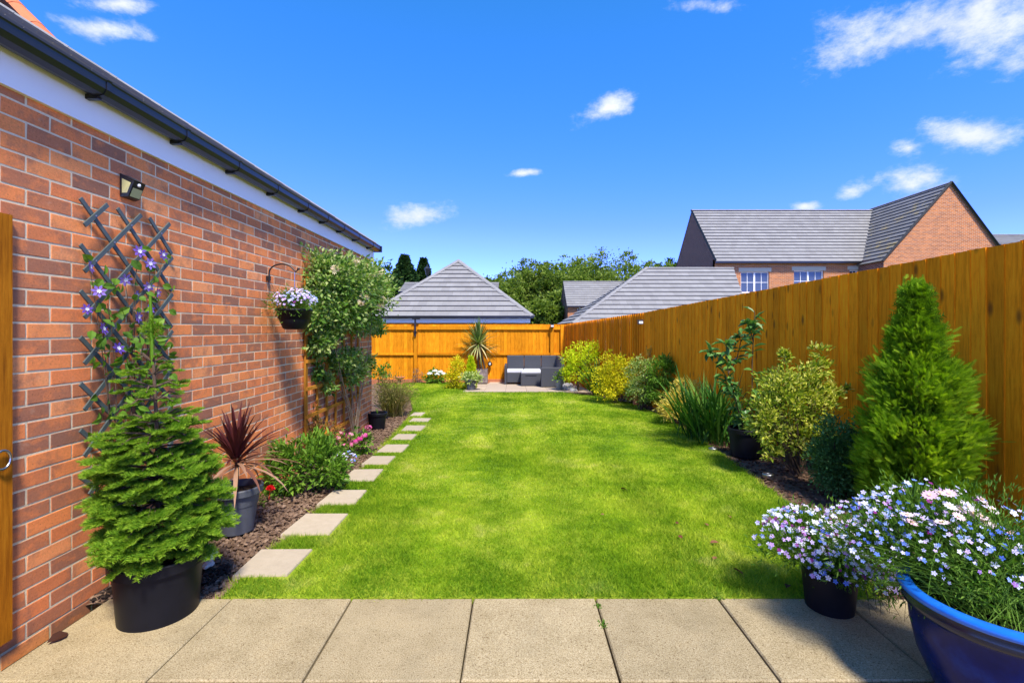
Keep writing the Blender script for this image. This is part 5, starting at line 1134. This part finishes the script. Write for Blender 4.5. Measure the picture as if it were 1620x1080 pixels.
# ------------------------------------------------------------------ fallen leaves and weeds
for px, py, s_, t in ((982, 776, .045, .2), (1121, 836, .03, .8), (1123, 863, .04, .7), (1128, 890, .03, .7), (1152, 819, .035, .8), (1068, 830, .025, .6), (1176, 914, .045, .4), (1238, 832, .03, .1), (1079, 856, .03, .5), (950, 817, .02, .9), (108, 1003, .055, .05), (1248, 930, .035, .2)):
    c = gp(px, py); c[2] += .02 if c[1] > Y0 else .008; G = Geo(); an = rng.uniform(0, 6.28); G.inst(LEAF4, c[None], np.array([[math.cos(an), math.sin(an), .15]]), np.array([[rng.normal(0, .3), rng.normal(0, .3), 1]]), s_*1.5, t, s_)
    o = G.build('fallen_leaf', LM['dead'])
    on = 'on the paving slab by the gate' if px < 200 else 'lying on the lawn'
    tag(o, f'curled brown fallen leaf {on}', 'leaf', 'fallen leaves')
W = Geo()
for px, py in ((955, 990), (953, 985), (945, 958), (1136, 946)):
    c = gp(px, py) if py > 946 else np.array([(px-VX)*Y0/F, Y0-.004, 0]); n = 22 if py > 960 else 30
    c[2] = 0; D = unit(n); D[:, 2] = np.abs(D[:, 2])+.3; W.inst(LEAF2, c+rng.normal(0, .009, (n, 3))*np.array([1, 1, 0]), D, unit(n), rng.uniform(.008, .018, n), rng.uniform(.3, .9, n), .007)
tag(W.build('joint_weeds', LM['lob'], kind='stuff'), 'tiny green weeds growing in the patio joints', 'weeds')

# ------------------------------------------------------------------ neighbouring buildings
def window(root, x0, x1, z0, z1, y, nx_=2, nz_=2, leaves=2, m=None):
    f = Geo()
    t = .055
    f.box((x0, y-.03, z0), (x1, y+.03, z0+t)); f.box((x0, y-.03, z1-t), (x1, y+.03, z1)); f.box((x0, y-.03, z0+t), (x0+t, y+.03, z1-t)); f.box((x1-t, y-.03, z0+t), (x1, y+.03, z1-t))
    for i in range(1, leaves): xm = x0+(x1-x0)*i/leaves; f.box((xm-.05, y-.028, z0+t), (xm+.05, y+.028, z1-t))
    fo = f.build('window', M_['white'], root)
    G = Geo()
    for l in range(leaves):
        a, b = x0+(x1-x0)*l/leaves+(.05 if l else t), x0+(x1-x0)*(l+1)/leaves-(.05 if l < leaves-1 else t)
        for i in range(nx_):
            for j in range(nz_):
                p0, p1 = a+(b-a)*i/nx_+.014, a+(b-a)*(i+1)/nx_-.014; q0, q1 = z0+t+(z1-z0-2*t)*j/nz_+.014, z1-t-(z1-z0-2*t)*(nz_-1-j)/nz_-.014
                Geo().box((p0, y+.005, q0), (p1, y+.012, q1)).build('pane', M_['glass'], fo)
        for i in range(1, nx_): xm = a+(b-a)*i/nx_; G.box((xm-.014, y-.02, z0+t), (xm+.014, y+.02, z1-t))
        for j in range(1, nz_): zm = z0+t+(z1-z0-2*t)*j/nz_; G.box((a, y-.019, zm-.014), (b, y+.019, zm+.014))
    if G.n: G.build('glazing_bars', M_['white'], fo)
def wall_open(root, x0, x1, z0, z1, y, th, holes, mat, name='wall'):
    """a wall facing the garden with real openings"""
    xs_ = sorted({x0, x1, *[h[0] for h in holes], *[h[1] for h in holes]}); zs_ = sorted({z0, z1, *[h[2] for h in holes], *[h[3] for h in holes]})
    G = Geo()
    for a, b in zip(xs_[:-1], xs_[1:]):
        for c_, d in zip(zs_[:-1], zs_[1:]):
            if any(h[0] <= a and b <= h[1] and h[2] <= c_ and d <= h[3] for h in holes): continue
            G.box((a, y, c_), (b, y+th, d))
    return G.build(name, mat, root)
# hipped garage behind the back fence
gy0, gcx, gh = 19.0, (710-VX)*19/F, 133*19/F; ez_ = at(0, 500, 19)[2]; ap = np.array([gcx, gy0+gh, at(0, 413, gy0+gh)[2]])
ga = thing('hipped_garage', (gcx, gy0+gh, -.5), 'grey tiled pyramid-roofed garage directly behind the back fence', 'garage')
Cn = [np.array([gcx-gh, gy0, ez_]), np.array([gcx+gh, gy0, ez_]), np.array([gcx+gh, gy0+2*gh, ez_]), np.array([gcx-gh, gy0+2*gh, ez_])]
roof_tiles([Cn[0], Cn[1], ap], .345, .33, M_['tile'], ga, True, lift=.05)
for a, b in ((1, 2), (2, 3), (3, 0)): roof_tiles([Cn[a], Cn[b], ap], .345, .66, M_['tile'], ga, False, lift=.05)
for i in (0, 1): capline(Cn[i]+np.array([0, 0, .0]), ap+np.array([0, 0, .03]), ga, M_['tile'], .13, .45, 'hip_tile')
Geo().box((gcx-gh+.25, gy0+.3, -.6), (gcx+gh-.25, gy0+2*gh-.3, ez_-.12)).build('wall', M_['farbrick'], ga)
Geo().box((gcx-gh+.1, gy0+.06, ez_-.26), (gcx+gh-.1, gy0+.1, ez_-.075)).build('fascia', M_['white'], ga); Geo().box((gcx-gh+.1, gy0+.101, ez_-.26), (gcx+gh-.1, gy0+.32, ez_-.24)).build('soffit', M_['white'], ga)
G = Geo(); V0 = Geo(); 
Geo().box((gcx-gh-.02, gy0-.07, ez_-.085), (gcx+gh+.02, gy0+.055, ez_-.005)).build('gutter', M_['black'], ga)
# hipped garage behind the side fence
gb_ = thing('hip_end_garage', (7, 23, -.5), 'long grey hip-roofed garage behind the side fence in front of the brick house', 'garage')
B0, B1 = at(905, 511, 21.0), np.array([(1190-VX)*21/F, 21.0, at(0, 511, 21)[2]]); Rr, Rl = at(1160, 424, 24.4), at(1023, 424, 24.4); Bk0 = B0+np.array([0, 6.8, 0]); Bk1 = B1+np.array([1.3, 6.8, 0])
roof_tiles([B0, B1, Rr, Rl], .335, .33, M_['tile'], gb_, True, lift=.05)
roof_tiles([Bk0, B0, Rl], .335, .66, M_['tile'], gb_, False, lift=.05); Geo().add([Bk0, Bk1, Rr, Rl], [(0, 1, 2, 3)]).build('rear_roof', M_['tile'], gb_)
capline(B0, Rl+np.array([0, 0, .02]), gb_, M_['tile'], .12, .45, 'hip_tile'); capline(Rl, Rr, gb_, M_['tile'], .1, .45)
Geo().box((B0[0]+.3, 21.3, -.7), (B1[0]-.1, 27.4, B0[2]-.1)).build('wall', M_['farbrick'], gb_); Geo().box((B0[0]-.02, 20.92, B0[2]-.11), (B1[0], 21.05, B0[2]-.01)).build('gutter', M_['black'], gb_)
Geo().add([B1, Bk1, Rr], [(0, 1, 2)]).build('gable', M_['farbrick'], gb_)
# brick house with cross wing
ho = thing('brick_house', (19, 30, -.6), 'red brick house with grey tiled roof and front-facing gable beyond the side fence', 'house')
yf, yr, xl, xr = 29.0, 32.7, 12.0, 28.0; ze = at(0, 413, 29)[2]; zr = at(0, 333.5, 32.7)[2]
yg, xg0, xg1, xga = 27.0, (1398-VX)*27/F, (1592-VX)*27/F, (1503-VX)*27/F; zga = at(0, 290, 27)[2]; zge = at(0, 410, 27)[2]
wins = [(1172, 1217, 430, 462), (1256, 1303, 428, 470), (1344, 1370, 427, 470)]
holes = []
for a, b, c_, d in wins:
    x0, x1 = (a-VX)*yf/F, (b-VX)*yf/F; z1 = at(0, c_, yf)[2]; holes.append((x0, x1, z1-1.25, z1))
wall_open(ho, xl, xg0+.2, -.7, ze+.1, yf, .3, holes, M_['farbrick'])
for h in holes:
    window(ho, h[0], h[1], h[2], h[3], yf+.12, 2, 2, 2)
    Geo().box((h[0]-.12, yf-.02, h[3]+.002), (h[1]+.12, yf+.1, h[3]+.24)).build('lintel', M_['lint'], ho); Geo().box((h[0]-.06, yf-.05, h[2]-.08), (h[1]+.06, yf+.1, h[2]-.002)).build('sill', M_['lint'], ho)
    Geo().box((h[0]-.3, yf+.5, h[2]-.3), (h[1]+.3, yf+.52, h[3]+.3)).build('curtain', plain('net_curtain', (.5, .52, .54), .9, .1), ho)
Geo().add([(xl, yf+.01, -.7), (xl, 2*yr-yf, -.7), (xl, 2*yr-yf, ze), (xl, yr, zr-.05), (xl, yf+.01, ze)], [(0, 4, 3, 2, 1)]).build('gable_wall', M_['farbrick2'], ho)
roof_tiles([(xl-.05, yf-.25, ze-.05), (xg0+2.5, yf-.25, ze-.05), (xga+.4, yr, zr), (xl-.05, yr, zr)], .33, .33, M_['tile'], ho, False, lift=.055)
Geo().add([(xl-.05, 2*yr-yf, ze-.05), (xr, 2*yr-yf, ze-.05), (xr, yr, zr), (xl-.05, yr, zr)], [(3, 2, 1, 0)]).build('rear_roof', M_['tile'], ho)
capline((xl-.08, yr, zr+.03), (xga, yr, zr+.03), ho, M_['tile'], .12, .6)
gdx = lambda p, q, w: None
def verge(p, q, nm='verge'):
    p = np.array(p); q = np.array(q); Geo().tube([p, q], .075, .075, 4).build(nm, M_['blackmetal'], ho)
verge((xl-.05, yf-.25, ze), (xl-.05, yr, zr+.04)); Geo().box((xl-.06, yf-.36, ze-.16), (xg0, yf-.26, ze-.05)).build('gutter', M_['black'], ho)
Geo().add([(xg0, yg, -.7), (xg1, yg, -.7), (xg1, yg, zge), (xga, yg, zga), (xg0, yg, zge)], [(0, 1, 2, 3, 4)]).build('wing_gable', M_['farbrick'], ho)
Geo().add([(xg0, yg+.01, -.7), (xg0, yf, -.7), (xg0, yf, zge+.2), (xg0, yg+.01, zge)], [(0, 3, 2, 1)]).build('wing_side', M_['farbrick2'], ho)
roof_tiles([(xg0-.1, yr+1, zge-.1), (xg0-.1, yg-.12, zge-.1), (xga, yg-.12, zga), (xga, yr+1, zga)], .33, .33, M_['tile2'], ho, False, lift=.055)
Geo().add([(xg1+.1, yg-.12, zge-.1), (xg1+.1, yr+1, zge-.1), (xga, yr+1, zga), (xga, yg-.12, zga)], [(0, 1, 2, 3)]).build('wing_roof', M_['tile2'], ho)
verge((xg0-.14, yg-.1, zge-.12), (xga, yg-.1, zga+.06)); verge((xga, yg-.1, zga+.06), (xg1+.14, yg-.1, zge-.12)); capline((xga, yg-.12, zga+.02), (xga, yr+.3, zga+.02), ho, M_['tile'], .12, .6)
Geo().box((at(1362, 388, 30.5)[0]-.25, 30.15, at(1362, 388, 30.5)[2]-.1), (at(1362, 388, 30.5)[0]+.2, 30.5, at(1362, 388, 30.5)[2]+.12)).build('roof_vent', M_['black'], ho)
# far house between garages, and two more roofs
def small_house(name, label, x0, x1, yf, yr, ze, zr, mat=M_['tile'], win=None):
    r_ = thing(name, ((x0+x1)/2, yr, -.6), label, 'house', 'houses beyond the garages')
    hs_ = []
    if win: hs_ = win
    wall_open(r_, x0+.1, x1-.1, -.7, ze, yf+.25, .2, hs_, M_['farbrick'])
    for h in hs_: window(r_, *h, yf+.35, 2, 2, 1); Geo().box((h[0]-.2, yf+.8, h[2]-.2), (h[1]+.2, yf+.82, h[3]+.2)).build('curtain', M_['white'], r_)
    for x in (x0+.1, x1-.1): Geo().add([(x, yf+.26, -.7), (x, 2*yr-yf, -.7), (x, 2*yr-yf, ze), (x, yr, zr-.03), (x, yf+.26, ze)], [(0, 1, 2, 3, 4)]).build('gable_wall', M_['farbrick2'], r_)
    roof_tiles([(x0, yf, ze), (x1, yf, ze), (x1, yr, zr), (x0, yr, zr)], .4, .5, mat, r_, False, lift=.05)
    Geo().add([(x0, 2*yr-yf, ze), (x1, 2*yr-yf, ze), (x1, yr, zr), (x0, yr, zr)], [(3, 2, 1, 0)]).build('rear_roof', mat, r_)
    capline((x0, yr, zr+.03), (x1, yr, zr+.03), r_, mat, .13, .9); Geo().box((x0, yf-.08, ze-.1), (x1, yf, ze)).build('gutter', M_['black'], r_)
    return r_
a0 = at(897, 484, 44); a1 = at(0, 446, 47.5); zw = at(0, 487, 44)[2]
small_house('far_house', 'small grey-roofed brick house seen between the two garages and the trees', a0[0], a0[0]+9, 44, 47.5, a0[2], a1[2], win=[((914-VX)*44/F, (929-VX)*44/F, zw-.85, zw)])
q = at(776, 461, 42); small_house('far_house', 'house with just its grey roof corner showing past the pyramid garage roof', q[0]-8, q[0]+.65, 42, 44.5, q[2], at(0, 448, 44.5)[2])
q = at(1602, 392, 40); small_house('far_house', 'house with only its roof edge showing past the brick house gable', q[0], q[0]+12, 40, 44, q[2], at(0, 372, 44)[2])
# neighbour's terracotta roof above the garage
nb = thing('terracotta_house', (-9, 7.5, -.3), 'house with orange terracotta verge rising above the garage roof', 'house')
v0 = at(63, 45, 6.6); dv = np.array([-.72, 0, .72])*1.15; p0 = v0-dv*1.6; p1 = v0+dv*3.2; pm = p1+np.array([p1[0]-p0[0], 0, p0[2]-p1[2]])
Geo().add([(p0[0]+.25, 6.75, -.5), (pm[0]-.25, 6.75, -.5), (pm[0]-.25, 6.75, p0[2]-.1), (p1[0], 6.75, p1[2]-.22), (p0[0]+.0-.25, 6.75, p0[2]-.1)], [(4, 3, 2, 1, 0)]).build('gable_wall', M_['farbrick2'], nb)
dd_ = np.array([-1.9, 3.4, 0])
roof_tiles([p0, p0+dd_, p1+dd_, p1], .3, .3, M_['clay'], nb, False)
capline(p0+np.array([0, -.02, 0]), p1+np.array([0, -.02, 0]), nb, M_['clay'], .14, .36, 'verge_tile')
Geo().add([p1, p1+dd_, pm+dd_, pm], [(0, 1, 2, 3)]).build('rear_roof', M_['clay'], nb)
# ------------------------------------------------------------------ trees beyond the roofs
def tree(px, top, y, rad, label, mat, n, L, kind='round'):
    zt = at(px, top, y)[2]; x = (px-VX)*y/F; b = np.array([x, y, -.62]); root = thing('tree', b, label, 'tree', 'trees beyond the roofs'); Hh = zt+.62
    G = Geo()
    if kind == 'cone':
        cone(G, b+np.array([0, 0, Hh*.12]), Hh*.88, [(0, rad), (.25, rad*.95), (.6, rad*.55), (1, rad*.06)], n, L, .45, .22, LEAF2, .25, .22)
        cen = np.c_[np.tile(b, (6, 1))+np.c_[rng.normal(0, rad*.5, (6, 2)), rng.uniform(.4, .8, 6)*Hh], np.zeros((6, 4))]
    else:
        bl = [(b+np.array([0, 0, Hh*.62]), (rad*.85, rad*.85, Hh*.3))]
        for i in range(11):
            an = i*2.4; f = rng.uniform(.3, 1); bl.append((b+np.array([math.cos(an)*rad*.62, math.sin(an)*rad*.62, Hh*(.30+.5*f)]), (rad*.42, rad*.42, Hh*.15)))
        bl.append((b+np.array([0, 0, Hh*.86]), (rad*.42, rad*.4, Hh*.13)))
        cen = crown(G, bl, n, L, L*.62, 300, .15, .15, shell=(.6, .98), tm=.5, ts=.2, tint_up=.1)
    G.build('crown', mat, root, kind='stuff')
    T = Geo(); T.tube([b, b+np.array([.1, 0, Hh*.35]), b+np.array([0, 0, Hh*.8])], .28, .08, 8); stems(T, b+np.array([0, 0, Hh*.3]), cen, 10, .1, .03, .05); T.build('trunk', M_['twig'], root)
TR = LM['tree']; TD = LM['treedark']
tree(612, 424, 47, 2.8, 'dark evergreen tree rising just past the garage gutter end', TD, 9000, .42)
tree(640, 405, 50, 2.5, 'dark pointed conifer behind the pyramid garage roof', TD, 8000, .34, 'cone')
tree(670, 410, 52, 1.8, 'narrow dark conifer behind the street lamp', TD, 6500, .34, 'cone')
tree(592, 430, 54, 3.0, 'dark broad evergreen behind the garage corner', TD, 9000, .45)
specs = [(770, 436, 56, 3.2, 'low'), (802, 428, 60, 3.4, 'pale'), (838, 404, 62, 3.0, 'tall loose-topped'), (868, 416, 60, 3.4, 'bushy'), (905, 402, 64, 4.0, 'wide'), (948, 392, 66, 4.6, 'tallest broad'), (990, 398, 68, 4.2, 'rounded'), (1030, 407, 70, 4.0, 'dense'), (1062, 405, 74, 4.0, 'farthest dark'), (852, 470, 48, 2.4, 'short pale'), (890, 455, 52, 2.6, 'short dense'), (752, 440, 62, 3.0, 'small rounded'), (820, 422, 66, 3.6, 'soft pale'), (925, 398, 72, 4.2, 'feathery')]
where = ['beside the pyramid garage roof', 'past the pyramid garage roof', 'above the pyramid garage eaves', 'next to the loose-topped tree', 'behind the small far house', 'directly above the small far house', 'behind the long garage hip', 'between the far house and the brick house', 'touching the brick house gable', 'low behind the corner of the back fence', 'at the side of the small far house', 'just over the pyramid roof slope', 'between the loose-topped tree and the pyramid roof', 'behind the tallest broad tree']
for (px, tp, y, rd_, ad), wh in zip(specs, where):
    tree(px, tp+3, y, rd_, f'{ad} green deciduous tree {wh}', TD if ad == 'farthest dark' else TR, 9000, .34)
G = Geo(); bl = [(np.array([x, 84+3*math.sin(x), 1.4]), (4.2, 3, 4.6)) for x in np.arange(-24, 34, 4.2)]; crown(G, bl, 16000, .5, .32, 500, .22, .1, shell=(.6, 1), tm=.3); tag(G.build('distant_wood', TD, kind='stuff'), 'dark mass of woodland filling the gaps behind the trees', 'wood')
# street lamp head behind the garage
c = at(676, 428, 36); sl = thing('street_lamp', (c[0], 36, -.6), 'black lantern street lamp showing over the pyramid garage roof', 'street lamp')
Geo().tube([(c[0], 36, -.6), (c[0], 36, c[2]-.35)], .06, .045, 8).build('post', M_['blackmetal'], sl); G = Geo(); G.lathe([(.10, -.35), (.22, .1), (.26, .12), (.12, .28), (.04, .34), (.03, .45), (0, .46)], c, 6); G.build('lantern', M_['blackmetal'], sl)
